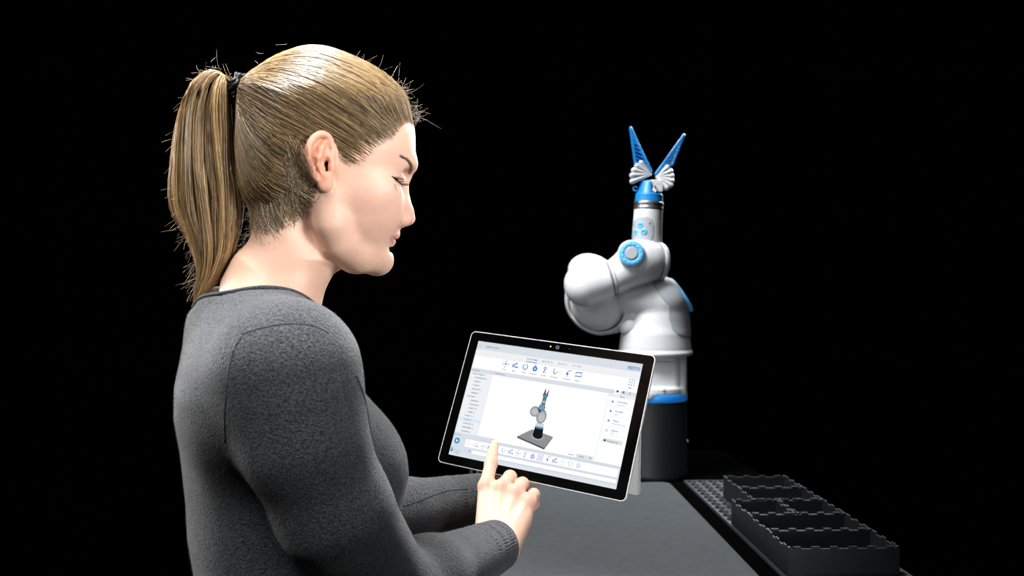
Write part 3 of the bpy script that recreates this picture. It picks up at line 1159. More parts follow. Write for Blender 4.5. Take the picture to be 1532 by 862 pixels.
# wrinkles at the elbow bend
def m_(a, b, t): return a + (b - a) * t
solid = G(sg.lo, sg.lo + (sg.n - 1) * sg.h, sg.h); solid.v = sg.v.copy()
# neckline ellipse
NC = H(396, 470, 0)
NA, NB = .0700, .072     # half sizes along chest / side
U, W_ = sg.ax[0][:, None, None], sg.ax[2][None, None, :]
f = (U - NC[0]) * EF[0] + (W_ - NC[2]) * EF[2]
s_ = (U - NC[0]) * ES[0] + (W_ - NC[2]) * ES[2]
neck_d = (np.sqrt((f / NA) ** 2 + (s_ / NB) ** 2) - 1) * NA
keep = sg.ax[1][None, :, None] - (H(450, 492)[1] + (U - NC[0]) * .28)      # only cut near the top
cutv = np.maximum(neck_d, keep)
sg.op(np.broadcast_to(cutv, sg.v.shape).astype(np.float32), (slice(None),) * 3, .003, 'cut')

# neckline curve on the surface
NK = []
for k in range(96):
    a = 2 * PI * k / 96
    p = NC + EF * (NA + .0015) * math.cos(a) + ES * (NB + .0015) * math.sin(a)
    vs2 = np.linspace(sg.lo[1], sg.lo[1] + .16, 300)
    pts = np.stack([np.full(300, p[0]), vs2, np.full(300, p[2])], -1)
    sv = solid.sample(pts)
    i = int(np.argmax(sv < 0.0003))
    NK.append((p[0], vs2[i], p[2]))
NK = np.array(NK)
for _ in range(3):
    NK = (NK + np.roll(NK, 1, 0) + np.roll(NK, -1, 0)) / 3

woman = empty('person', (float(toW(H(402, 700))[0][0]), float(toW(H(402, 700))[0][1]), 0.0), 0,
              'woman in grey sweater with blond ponytail, tapping the tablet with her index finger', 'person')


def obj_from(name, PTQ, m, parent=None, col=None, flip=FLIP):
    P, T, Q = PTQ
    if flip: T, Q = T[:, ::-1], Q[:, ::-1]
    me = mesh_np(name, P, [a for a in (T, Q) if len(a)])
    if col is not None: set_col(me, col)
    return link(name, me, m, parent if parent is not None else woman)


P_, T_, Q_ = gmesh(sg)
sweater = obj_from('sweater', (P_, T_, Q_), M_wool)
sweater['label'] = 'grey melange knitted wool sweater'
hem = link('neckline_hem', tube_mesh('neckline_hem', toW(NK), .0024, 8, closed=True), M_hem, sweater)

# body under the clothes (coarse) + head + hands are one skin mesh
bg = build_body(.006, .009, False)
bp = gmesh(bg)

# ---------------------------------------------------------------- tablet pose (camera coordinates -> world)
TR = np.array([[0.8778462380, -0.2416306793, 0.4135221847], [0.0944801620, 0.9338066619, 0.3450776973], [-0.4695311293, -0.2638555153, 0.8425679709]])
TT = np.array([-0.0601571185, 0.0643566573, 1.4107266998])


def TW(P):
    """tablet frame in metres: x right, y down, z away from the viewer -> world"""
    P = np.atleast_2d(P).astype(float)
    X = P @ TR.T + TT
    return np.stack([X[:, 0], X[:, 2], CAMZ - X[:, 1]], -1)


TDX, TDY, TDN = [np.array((TR[0, i], TR[2, i], -TR[1, i])) for i in range(3)]

# ---------------------------------------------------------------- hands (world coordinates)


def finger(g, P, R, k=.0035, sq=None):
    g.chain(P, R, k, sq=sq)


def U3(l): return [unp(*p) for p in l]


tipc = TW([[.0890, .1630, -.0076]])[0]     # index fingertip centre, just touching the glass
IDX = [unp(727, 727, 1.232), unp(734.5, 694, 1.262), None, tipc]
IDX[2] = m_(IDX[1], tipc, .54) + np.array((-.0008, -.001, .0012))
MID = U3([(750, 730, 1.222), (763, 714, 1.258), (767, 728, 1.272), (762, 744, 1.262)])
RIN = U3([(772, 737, 1.216), (781.5, 724, 1.248), (784, 740, 1.262), (777, 752, 1.250)])
PIN = U3([(791, 751, 1.208), (798.5, 740, 1.234), (799, 754, 1.246), (792, 763, 1.238)])
WR = unp(741, 818, 1.172)
hlo = np.array((-.075, 1.13, 1.09)); hhi = np.array((.05, 1.33, 1.27))
rh = G(hlo, hhi, .0013)
acr = unit(PIN[0] - IDX[0])                         # across the knuckles
pn_ = unit(np.cross(WR - MID[0], acr))              # palm normal
if pn_[1] < 0: pn_ = -pn_                           # away from the viewer
wl, wr_ = WR - acr * .0145, WR + acr * .0145
for Pm, w_, r_ in ((IDX[0], wl, .0108), (MID[0], m_(wl, wr_, .35), .0110), (RIN[0], m_(wl, wr_, .65), .0105), (PIN[0], wr_, .0098)):
    rh.cone(Pm + pn_ * .0035, w_ + pn_ * .004, r_, .0150, .012)
    rh.ell(Pm + pn_ * .0005, (.0098, .0098, .0098), .006)
# heel of the hand, side of the little finger, thumb base
rh.cone(m_(PIN[0], WR, .35) + acr * .003 + pn_ * .008, WR + acr * .009 + pn_ * .006, .0115, .0135, .012)
rh.cone(m_(IDX[0], WR, .55) + pn_ * .012 - acr * .001, WR - acr * .006 + pn_ * .008, .0125, .013, .012)
# wrist running into the sleeve
fdir = unit(toW(ELR)[0] - WR)
rh.cone(WR - acr * .008, WR + fdir * .05 - acr * .008, .0175, .0185, .012)
rh.cone(WR + acr * .008, WR + fdir * .05 + acr * .008, .0175, .0185, .012)
# tendons and web
for Pm, w_ in ((IDX[0], -.006), (MID[0], -.001), (RIN[0], .004), (PIN[0], .008)):
    rh.cone(Pm - pn_ * .0050, m_(Pm, WR + acr * w_, .72) - pn_ * .0062, .0034, .0020, .005)
for a, b in ((IDX, MID), (MID, RIN), (RIN, PIN)):
    rh.cone(m_(a[0], a[1], .22) + pn_ * .004, m_(b[0], b[1], .22) + pn_ * .004, .005, .005, .005)
finger(rh, IDX, (.0094, .0082, .0073, .0062))
rh.ell(IDX[1], (.0086, .0086, .0086), .003)
finger(rh, MID, (.0096, .0090, .0080, .0070))
finger(rh, RIN, (.0092, .0086, .0077, .0067))
finger(rh, PIN, (.0084, .0078, .0069, .0061))
# thumb tucked behind the palm
THB = [m_(IDX[0], WR, .62) + pn_ * .016, m_(IDX[0], WR, .18) + pn_ * .026 + acr * .004, m_(IDX[0], MID[0], .6) + pn_ * .034 + np.array((0, 0, -.004)), m_(MID[0], RIN[0], .5) + pn_ * .036 + np.array((0, 0, -.004))]
finger(rh, THB, (.0125, .0105, .0092, .0078), .006)
rhp = rh.polys()

# left hand: supports the tablet from behind and below
LW = unp(735, 741, 1.335)
# fingers lie flat on the tablet back; palm behind the lower edge
def TB(x, y, z): return TW([[x, y, z]])[0]
LK = [TB(.148, .146, .028), TB(.151, .162, .029), TB(.151, .177, .030), TB(.148, .190, .031)]
LWp = TW([[.070, .196, .042]])[0]
lh = G(TW([[.14, .17, .05]])[0] - .13, TW([[.14, .17, .05]])[0] + .13, .0016)
lacr = unit(LK[3] - LK[0])
for i, K in enumerate(LK):
    lh.cone(K, LWp + lacr * (i - 1.5) * .009, .0105, .015, .012)
ends = [(.222, .122), (.230, .142), (.226, .163), (.208, .180)]
for i, (K, (ex, ey)) in enumerate(zip(LK, ends)):
    e_ = TB(ex, ey, .0168 if i < 3 else .018)
    mA = m_(K, e_, .5) + TDN * .003
    mB = m_(K, e_, .78) + TDN * .002
    lh.chain([K, mA, mB, e_], (.0096, .0086, .0078, .0068), .0035)
# thumb along the back under the lower edge
lh.chain([m_(LWp, LK[0], .35) - lacr * .01, TB(.108, .142, .0205), TB(.124, .126, .0172)], (.0125, .0095, .0080), .006)
lh.cone(LWp, toW(WRL)[0], .0205, .0200, .012)
lfd = unit(toW(ELL)[0] - toW(WRL)[0])
lh.cone(toW(WRL)[0], toW(WRL)[0] + lfd * .06, .0195, .020, .012)
lhp = lh.polys()

# ---------------------------------------------------------------- skin mesh with colour
skinV, skinF, off_ = [], [], 0
cols = []


def gauss(P, c, r): return np.exp(-((P - np.asarray(c)) ** 2).sum(1) / (r * r))


def mixc(col, w, c): return col * (1 - w[:, None]) + np.asarray(c) * w[:, None]


base_skin = np.array((.730, .465, .345))
RED = (.66, .27, .21)
for i, (P, T, Q, fl_) in enumerate([(bp[0], bp[1], bp[2], FLIP), (toW(HP_), HT, HQ, FLIP), (*rhp, False), (*lhp, False)]):
    if fl_: T, Q = T[:, ::-1], Q[:, ::-1]
    skinF.append((T + off_, Q + off_)); skinV.append(P); off_ += len(P)
    c = np.tile(base_skin, (len(P), 1))
    if i == 1:
        L = HP_.copy(); L[:, 2] = np.abs(L[:, 2])
        def gp(x, y, w, r): return gauss(L, H(x, y, w), r)
        c = mixc(c, .5 * gp(560, 310, .045, .032), (.77, .40, .33))
        c = mixc(c, .55 * gp(606, 333, .008, .012), RED)
        ea = np.clip((L[:, 2] - .0715) / .008, 0, 1) * gauss(L[:, :2], H(482, 236, .08)[:2], .045)
        c = mixc(c, np.clip(ea * .9, 0, .75), (.78, .31, .20))
        c = mixc(c, .8 * np.clip(gp(492, 255, .066, .006), 0, 1), (.10, .02, .015))  # shade inside the ear canal, painted into the skin colour
        lw_ = np.zeros(len(P))
        for (x, y, r) in ((595, 352.8, .0026), (592, 353.8, .0024), (589, 354.6, .0020), (586, 355.0, .0016), (583.5, 355.3, .0012), (588.2, 362.3, .0026), (586.3, 360.8, .0024), (584.2, 358.6, .0018), (582.6, 356.8, .0013)):
            lw_ = np.maximum(lw_, np.exp(-(((L[:, :2] - H(x, y, .015)[:2]) ** 2).sum(1) / (r * r)) ** 1.5))
        c = mixc(c, np.clip(lw_ * 1.1, 0, .85), (.58, .21, .20))
        c = mixc(c, np.clip(1.3 * gauss(L, H(594, 266, .038), .0075), 0, .5), (.66, .38, .33))
        # scalp tone under the hair
        ms = sd_poly(HP_[:, 0], HP_[:, 1], None) if False else None
        c1 = c
        head_i = (off_ - len(P), off_)
    if i == 2:
        for K in (IDX[0], MID[0], RIN[0], PIN[0]):
            c = mixc(c, .6 * gauss(P, K - pn_ * .007, .011), RED)
        for K in (IDX[1], IDX[3], MID[1], RIN[1], PIN[1]):
            c = mixc(c, .38 * gauss(P, K, .010), RED)
    cols.append(c)
skinV = np.vstack(skinV); skinC = np.vstack(cols)

# ---------------------------------------------------------------- hair
HAIRO = [(624, 186), (622, 176), (614, 160), (602, 141), (590, 127), (574, 114), (560, 105), (546, 97), (518, 84.5), (491, 75.5), (471, 73), (449, 75), (421, 85), (401, 95.5), (381, 110), (368, 120), (358, 134), (357, 150),
         (356, 180), (354, 220), (356, 260), (362, 292), (377, 316), (400, 340), (450, 320), (470, 290), (470, 250), (520, 255), (560, 235), (590, 208)]
MASK = [(680, 150), (627, 186), (616, 192), (604, 190), (595, 199), (585, 211), (566, 220), (553, 233), (541, 249), (517, 252), (508, 240), (500, 214), (482, 204), (467, 207), (458, 225), (459, 250), (466, 272),
        (472, 292), (460, 314), (436, 329), (408, 345), (384, 364), (340, 360), (300, 320), (300, 20), (680, 20)]
og = G(hg.lo - (.01, .01, .0), hg.lo + (hg.n - 1) * hg.h + (.01, .01, 0), .002)
X, Y, Z = og.ax[0][:, None], og.ax[1][None, :], np.abs(og.ax[2])[None, None, :]
d2 = -sd_poly(X, Y, smooth_poly(HP(HAIRO)[:, :2]))[:, :, None]
Wh = np.interp(og.ax[1], HP([(450, y) for y in (80, 150, 230, 290, 350)])[:, 1], [.064, .079, .0785, .073, .060])[None, :, None]
Rh = .072
e = np.maximum(1 - d2 / Rh, 0)
og.v = ((((Z / Wh) ** 2.15 + e ** 2.15) ** (1 / 2.15) - 1) * .068).astype(np.float32)
sk = G(hg.lo, hg.lo + (hg.n - 1) * hg.h, hg.h); sk.v = skull_only
maskp = np.vstack([HP(MASK[:4], .02), HP(MASK[4:20], .066), HP(MASK[20:], .045)])[:, :2]
HC = H(470, 205, 0)


def radius(g, D, r0=.02, r1=.17, n=15):
    lo = np.full(D.shape[:-1], r0); hi = np.full(D.shape[:-1], r1)
    for _ in range(n):
        mid_ = (lo + hi) / 2
        s_ = g.sample(HC + D * mid_[..., None])
        lo = np.where(s_ < 0, mid_, lo); hi = np.where(s_ < 0, hi, mid_)
    return (lo + hi) / 2


def capR(D):
    rs, rh_ = radius(sk, D), radius(og, D)
    P = HC + D * rs[..., None]
    m = -sd_poly(P[..., 0], P[..., 1], maskp)
    t = np.clip(m / .030, 0, 1); t = t * t * (3 - 2 * t)
    return np.where(m > 0, rs + (np.maximum(rh_, rs + .002) - rs) * t, rs - .001), m


# scalp tone on the skin mesh
s0, s1 = head_i
mh = -sd_poly(HP_[:, 0], HP_[:, 1], maskp)
lowp = np.clip((HP_[:, 1] - H(450, 250)[1]) / .02, 0, 1)
wgt = np.clip((mh + .002) / (.012 + .022 * lowp), 0, 1) * .85
wgt *= (np.abs(HP_[:, 2]) < .071) | (HP_[:, 1] < H(480, 200, .07)[1])
skinC[s0:s1] = mixc(skinC[s0:s1], wgt, (.20, .135, .085))
fl = [a for t in skinF for a in t if len(a)]
me = mesh_np('body', skinV, fl)
set_col(me, skinC)
body = link('body', me, M_skin, woman)
bvh = BVHTree.FromPolygons([tuple(v) for v in toW(HP_).tolist()], HQ.tolist() + HT.tolist())


def snap(x, y, lift=0.0, tree=None):
    """the point of the surface seen at this place of the photograph"""
    d = Vector(((x - CX) / F, 1, -(y - CY) / F)).normalized()
    hit = (tree or bvh).ray_cast(Vector((0, 0, CAMZ)), d)
    if hit[0] is None: return None
    n = hit[1] if hit[1].dot(d) < 0 else -hit[1]
    return np.array(hit[0] + n * lift)


# strands over the scalp, combed back to the hair tie
TIE = H(362, 137, 0)
tie_d = unit(TIE - HC)
NS = 9500
D = RNG.normal(size=(NS * 5, 3)); D /= np.linalg.norm(D, axis=1, keepdims=True)
D = D[D[:, 0] * tie_d[0] + D[:, 1] * tie_d[1] + D[:, 2] * tie_d[2] < .93]
rs = radius(sk, D)
Pp = HC + D * rs[:, None]
mm = -sd_poly(Pp[:, 0], Pp[:, 1], maskp)
below = np.clip((D[:, 1] - .15) * 3, 0, 1)
ok = (mm > -.0015 + RNG.random(len(mm)) ** 1.5 * .022 * below) & (mm < .2)
D, mm = D[ok], mm[ok]
# prefer roots near the hairline and the side towards the camera
pr = np.clip(.25 + .9 * np.exp(-np.abs(mm) / .014), 0, 1) * np.where(D[:, 2] < -.1, .35, 1)
D = D[RNG.random(len(D)) < pr][:NS]
N = len(D); M = 14
dot = np.clip(D @ tie_d, -1, 1); om = np.arccos(dot)
perp = RNG.normal(size=(N, 3)) * .055
endd = tie_d + perp; endd /= np.linalg.norm(endd, axis=1, keepdims=True)
dot = np.clip((D * endd).sum(1), -1, 1); om = np.arccos(dot)
t = np.linspace(0, 1, M)[None, :] ** .9
so = np.sin(om)[:, None] + 1e-6
DD = (np.sin((1 - t) * om[:, None]) / so)[..., None] * D[:, None, :] + (np.sin(t * om[:, None]) / so)[..., None] * endd[:, None, :]
# hair first follows the comb direction backwards, dips a little downwards
sag = np.sin(t * PI)[..., None] * np.array((0, .10, 0)) * np.clip(D[:, None, 2:3] ** 2 * 1.3, 0, 1) * (D[:, None, 0:1] > -.3) * np.clip(.3 - D[:, None, 1:2], 0, 1)
DD = DD + sag * .6
ang0 = np.arctan2(D[:, 2], -D[:, 1])
wob = RNG.normal(size=(N, 1, 3)) * .010 * np.sin(t * PI)[..., None]
DD = DD + wob
DD /= np.linalg.norm(DD, axis=2, keepdims=True)
R_, mmv = capR(DD)
# soft bundles: height depends on the lane a strand lies in
lane = np.arctan2(*(np.cross(D, tie_d) @ np.stack([np.array((0, 0, 1.)), unit(np.cross(tie_d, (0, 0, 1)))], 1)).T)
bund = (np.sin(lane * 41) * .5 + np.sin(lane * 97 + 1.3) * .35 + np.sin(lane * 23 + .5) * .4)
R_ = R_ + (bund * .0007 + RNG.normal(size=N) * .0006)[:, None] * np.clip(np.sin(t * PI) * 1.6, 0, 1) + .0004
# converge into the tie
fin_ = np.clip((t - .86) / .14, 0, 1) ** 2
Pst = HC + DD * R_[..., None]
Pst = Pst * (1 - .75 * fin_[..., None]) + (TIE + (endd[:, None, :] - tie_d) * .06) * (.75 * fin_[..., None])
rad = .00030 * (.55 + .45 * np.clip(t * 6, 0, 1)) * (.7 + .6 * RNG.random((N, 1)))
g_ = np.clip(.40 + bund * .17 + RNG.normal(size=N) * .30, 0, 1)[:, None]
topness = np.clip((-D[:, 1] + .05) * 1.1, 0, 1)[:, None]  # lit crown put into the strand colour, paler on top; sides naturally ashier
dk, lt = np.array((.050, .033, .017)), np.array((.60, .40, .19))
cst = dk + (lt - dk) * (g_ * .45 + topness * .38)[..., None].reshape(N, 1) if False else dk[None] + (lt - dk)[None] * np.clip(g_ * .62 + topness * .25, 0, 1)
cst = np.broadcast_to(cst[:, None, :], (N, M, 3))
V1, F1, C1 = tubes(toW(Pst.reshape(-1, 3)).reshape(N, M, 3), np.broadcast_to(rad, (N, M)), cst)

# under layer so that no skin shows between strands (follows the same cap, sunk in at the hairline)
nu, nv_ = 150, 110
th = np.linspace(0, PI, nv_)[None, :]; ph = np.linspace(0, 2 * PI, nu, endpoint=False)[:, None]
Dc = np.stack([np.cos(th) * np.ones_like(ph), np.sin(th) * np.cos(ph), np.sin(th) * np.sin(ph)], -1)
Rc, mc = capR(Dc)
Rc = Rc - .0014 - .0035 * np.clip(1 - mc / .02, 0, 1)
Vc = toW((HC + Dc * Rc[..., None]).reshape(-1, 3))
ii = np.arange(nu * nv_).reshape(nu, nv_)
Fc_ = np.stack([ii[:, :-1], np.roll(ii, -1, 0)[:, :-1], np.roll(ii, -1, 0)[:, 1:], ii[:, 1:]], -1).reshape(-1, 4)
okf = (mc.reshape(-1)[Fc_] > (.006 + .018 * np.clip((Dc[..., 1].reshape(-1)[Fc_] - .1) * 3, 0, 1))).all(1)
Fc_ = Fc_[okf]
cc_ = np.tile(np.array((.085, .058, .034)), (len(Vc), 1))
Vh = np.vstack([V1, Vc]); Ch = np.vstack([C1, cc_])
me = mesh_np('hair', Vh, [F1, Fc_ + len(V1)]); set_col(me, Ch)
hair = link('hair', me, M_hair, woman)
hair['label'] = 'dark blond hair combed back tightly'

# ponytail
NP, MP = 5000, 20
PX = [(352, 132, 352, 132), (341, 121, 322, 108.5), (341.5, 140, 291, 122), (343, 172, 271, 165), (346, 208, 264.5, 205), (349, 245, 262.5, 245), (355, 285, 262.5, 287), (356, 322, 268, 322), (352, 352, 279, 350), (345, 380, 289, 386), (330, 412, 293, 412), (311, 438, 290.5, 440), (299, 455, 290, 462)]
inn = HP([(a, b) for a, b, c, d in PX]); out = HP([(c, d) for a, b, c, d in PX])
inn_s, out_s = spline(inn, 60), spline(out, 60)
NL = 34
la = (np.arange(NL) + RNG.random(NL)) / NL
lb = RNG.uniform(-1, 1, NL)
lg = np.clip(RNG.normal(.5, .27, NL), 0, 1)
llen = np.clip(1.03 - RNG.random(NL) ** 1.6 * .34, 0, 1)
lw = RNG.normal(size=(NL, 4))
li = RNG.integers(0, NL, NP)
na_, nb_ = RNG.normal(size=NP), RNG.normal(size=NP)
L_ = llen[li] * (1 - RNG.random(NP) ** 3 * .4)
s = np.linspace(0, 1, MP)[None, :] * L_[:, None]
fr = s * 59
i0 = np.clip(fr.astype(int), 0, 58); ff = (fr - i0)[..., None]
pin = inn_s[i0] * (1 - ff) + inn_s[i0 + 1] * ff
pou = out_s[i0] * (1 - ff) + out_s[i0 + 1] * ff
wv = np.sin(s * 7 + lw[li, 0:1] * 3) * .035 * lw[li, 1:2] + np.sin(s * 13 + lw[li, 2:3] * 3) * .018 * lw[li, 3:4]
aa = np.clip(la[li][:, None] + na_[:, None] * np.interp(s, [0, .3, 1], [.034, .026, .011]), -.03, 1.03) + wv * np.clip(s * 1.5, 0, 1) + RNG.normal(size=(NP, 1)) * .02 * s
# fewer strands survive to the bottom, gather towards lock centre
bb = (lb[li][:, None] + nb_[:, None] * np.interp(s, [0, .4, 1], [.2, .16, .08])) * np.interp(s, [0, .08, .2, .45, .7, 1], [.35, .6, 1, 1, .75, .3])
Pp = pin * (1 - aa[..., None]) + pou * aa[..., None]
Pp[..., 2] += bb * .022
Pp[..., :] += np.cumsum(RNG.normal(size=(NP, MP, 3)), 1) * .00022
rad = .00036 * np.clip((1.02 - s / L_[:, None]) * 5, .3, 1) * (.7 + .6 * RNG.random((NP, 1)))
gg_ = np.clip(lg[li] * .75 + .15 + RNG.normal(size=NP) * .16, 0, 1)
dk, lt = np.array((.050, .028, .011)), np.array((.70, .45, .20))
cp = dk + (lt - dk) * gg_[:, None]
cp = np.broadcast_to(cp[:, None, :], (NP, MP, 3))
V2, F2, C2 = tubes(toW(Pp.reshape(-1, 3)).reshape(NP, MP, 3), rad, cp)
# fly-away hairs along the tail
NF, MF = 260, 9
s0_ = RNG.uniform(.02, .92, NF)
aF = np.where(RNG.random(NF) < .7, RNG.uniform(.85, 1.0, NF), RNG.uniform(0, .1, NF))
f0 = (s0_ * 59).astype(int)
st = inn_s[f0] * (1 - aF[:, None]) + out_s[f0] * aF[:, None]
st[:, 2] += RNG.uniform(-.02, .02, NF)
dirn = np.stack([np.where(aF > .5, -1, 1) * RNG.uniform(.3, 1, NF), RNG.uniform(-.3, 1.0, NF), RNG.normal(size=NF) * .5], -1)
dirn /= np.linalg.norm(dirn, axis=1, keepdims=True)
ln = RNG.uniform(.004, .018, NF)
tt = np.linspace(0, 1, MF)
cur = RNG.normal(size=(NF, 3)) * .5 + np.array((0, .5, 0))
Pf = st[:, None] + dirn[:, None] * (tt[None, :, None] * ln[:, None, None]) + cur[:, None] * (tt ** 2)[None, :, None] * ln[:, None, None] * .5
V3, F3, C3 = tubes(toW(Pf.reshape(-1, 3)).reshape(NF, MF, 3), np.full((NF, MF), .00006), np.full((NF, MF, 3), .5) * (1.1, .85, .55))
me = mesh_np('ponytail', np.vstack([V2, V3]), [F2, F3 + len(V2)]); set_col(me, np.vstack([C2, C3]))
pony = link('ponytail', me, M_hair, woman)
pony['label'] = 'long golden blond ponytail'

# fly-away hairs on the head: forehead tuft, crown, nape
def flys(n, pts, spread, ln_, dirv, curl=.3, r=.00013, w=.02):
    base = spline(HP(pts), 200)
    b = base[RNG.integers(0, 200, n)] + RNG.normal(size=(n, 3)) * spread
    b[:, 2] = RNG.normal(size=n) * w
    d = np.asarray(dirv) + RNG.normal(size=(n, 3)) * .45
    d /= np.linalg.norm(d, axis=1, keepdims=True)
    l = RNG.uniform(*ln_, n)
    c = RNG.normal(size=(n, 3)) * curl
    P = b[:, None] + d[:, None] * (tt[None, :, None] * l[:, None, None]) + c[:, None] * (tt ** 2)[None, :, None] * l[:, None, None]
    return tubes(toW(P.reshape(-1, 3)).reshape(n, MF, 3), np.full((n, MF), r), np.full((n, MF, 3), .5) * (1.1, .9, .65))


parts = [flys(110, [(624, 188), (617, 172), (605, 152), (592, 134)], .001, (.003, .014), (.8, -.35, 0), .5, .00007),
         flys(34, [(600, 140), (570, 114), (530, 92)], .001, (.003, .012), (.7, -.3, 0), .6, .00006),
         flys(12, [(450, 76), (420, 88), (390, 106)], .0005, (.006, .016), (-1.2, .1, 0), .25, .00007),
         flys(30, [(350, 118), (320, 108), (300, 115)], .002, (.003, .011), (-.8, -.15, 0), .7, .00006),
         flys(110, [(372, 300), (378, 320), (375, 350), (362, 372)], .0015, (.003, .010), (-.8, .2, 0), .5, .00005)]
vo, Vf, Ff, Cf = 0, [], [], []
for a, b, c in parts:
    Vf.append(a); Ff.append(b + vo); Cf.append(c); vo += len(a)
me = mesh_np('stray_hairs', np.vstack(Vf), [np.vstack(Ff)])
tag(link('stray_hairs', me, M_stray, hair), kind='stuff')

# loose wisps behind the ear and on the nape, lying on the skin
wisps = []
for _ in range(1100):
    x0, y0 = RNG.uniform(380, 474), 0
    y0 = np.interp(x0, [385, 410, 436, 460, 472], [352, 340, 326, 308, 288]) + RNG.normal() * 9 - 2
    x1, y1 = x0 + RNG.uniform(-48, -4), y0 - RNG.uniform(20, 75)
    mxy = ((x0 + x1) / 2 + RNG.normal() * 5 - 3, (y0 + y1) / 2 + RNG.normal() * 5 + 3)
    q = [snap(*p, l) for p, l in (((x0, y0), .0003), (mxy, .0015), ((x1, y1), .0030))]
    if any(a is None for a in q): continue
    if max(np.linalg.norm(q[0] - q[1]), np.linalg.norm(q[1] - q[2])) > .06: continue
    wisps.append(spline(q, 9))
wisps = np.array(wisps)
g_ = RNG.random((len(wisps), 1, 1))
V4, F4, C4 = tubes(wisps, np.full(wisps.shape[:2], .00022), np.array((.10, .07, .04)) + g_ ** 1.5 * np.array((.50, .38, .25)) + np.zeros((len(wisps), 9, 3)))
me = mesh_np('nape_wisps', V4, [F4]); set_col(me, C4)
tag(link('nape_wisps', me, M_hair, hair), kind='stuff')

# hair tie: coils of black elastic
vo, Vf, Ff = 0, [], []
ta = unit(HP([(340, 122)])[0] - HP([(376, 146)])[0])
tu = unit(np.cross(ta, (0, 0, 1))); tv = np.cross(ta, tu)
for k in range(6):
    cc = H(359, 136, 0) + ta * ((k - 2.5) * .0040)
    a = np.linspace(0, 2 * PI, 49)
    rr = .0150 + .0013 * math.sin(k * 2.1) + .0010 * np.sin(a * 9 + k)
    P = cc + (np.cos(a) * rr)[:, None] * tu + (np.sin(a) * rr)[:, None] * tv + (np.sin(a * 5 + k * 1.7) * .0016)[:, None] * ta
    V_, F_, _ = tubes(toW(P)[None], np.full((1, 49), .0021), sides=8)
    Vf.append(V_); Ff.append(F_ + vo); vo += len(V_)
tie = link('hair_tie', mesh_np('hair_tie', np.vstack(Vf), [np.vstack(Ff)]), M_tie, woman)
tie['label'] = 'black elastic hair tie'

# ---------------------------------------------------------------- eye, lashes, brow
for sg_ in (1, -1):
    e_ = EYE + np.array((-.0012, .0019, .0011)); e_[2] *= sg_
    bm = bmesh.new()
    bmesh.ops.create_uvsphere(bm, u_segments=32, v_segments=20, radius=.0121)
    me = bm_mesh('eyeball', bm, True)
    me.transform(Matrix.Translation(toW(e_)[0]))
    eo = link('eyeball', me, M_eye, woman)
    gz = unit(B3.T @ np.array((.80, .55, .10 * sg_)))
    c0_ = toW(e_)[0]
    bm = bmesh.new()
    bmesh.ops.create_uvsphere(bm, u_segments=24, v_segments=12, radius=.0058)
    me = bm_mesh('iris', bm, True)
    qt = Vector(gz).to_track_quat('Z', 'Y').to_matrix().to_4x4()
    me.transform(Matrix.Translation(c0_ + gz * .0102) @ qt @ Matrix.Diagonal((1, 1, .42, 1)))
    link('iris', me, M_iris, eo)
vo, Vf, Ff = 0, [], []
for side in (1, -1):
    lid = []
    for x, y in ((585.5, 263.3), (588.5, 266), (592, 269), (596, 272), (600, 274.8), (603, 276.3)):
        p = snap(x, y, .0006)
        if p is None: p = toW(H(x, y, .035))[0]
        l = toL(p)[0]; l[2] *= side; lid.append(l)
    lid = np.array(lid); c = spline(lid, 24)
    V_, F_, _ = tubes(toW(c)[None], np.interp(np.linspace(0, 1, 24), [0, .3, .8, 1], [.0004, .0008, .0008, .0004])[None], sides=6)
    Vf.append(V_); Ff.append(F_ + vo); vo += len(V_)
    n = 60
    b = c[RNG.integers(2, 23, n)]
    d = np.array((.80, .42, .38 * side)) + RNG.normal(size=(n, 3)) * .13
    d /= np.linalg.norm(d, axis=1, keepdims=True)
    l = RNG.uniform(.005, .0085, n)
    P = b[:, None] + d[:, None] * (tt[None, :, None] * l[:, None, None]) + np.array((.25, -.4, .1 * side)) * (tt ** 2)[None, :, None] * l[:, None, None]
    rr = np.interp(tt, [0, 1], [.00026, .00008])[None] * np.ones((n, 1))
    V_, F_, _ = tubes(toW(P.reshape(-1, 3)).reshape(n, MF, 3), rr)
    Vf.append(V_); Ff.append(F_ + vo); vo += len(V_)
    n = 12      # lower lashes
    lo_ = spline(np.array([toL(snap(x, y, .0003))[0] * (1, 1, side) for x, y in ((589, 275), (590.5, 279), (592.5, 282))]), 20)
    b = lo_[RNG.integers(0, 20, n)]
    d = np.array((.45, .8, .35 * side)) + RNG.normal(size=(n, 3)) * .15
    l = RNG.uniform(.002, .004, n)
    P = b[:, None] + d[:, None] * (tt[None, :, None] * l[:, None, None])
    V_, F_, _ = tubes(toW(P.reshape(-1, 3)).reshape(n, MF, 3), np.full((n, MF), .00009))
    Vf.append(V_); Ff.append(F_ + vo); vo += len(V_)
tag(link('eyelashes', mesh_np('eyelashes', np.vstack(Vf), [np.vstack(Ff)]), M_lash, woman), kind='stuff')
vo, Vf, Ff = 0, [], []
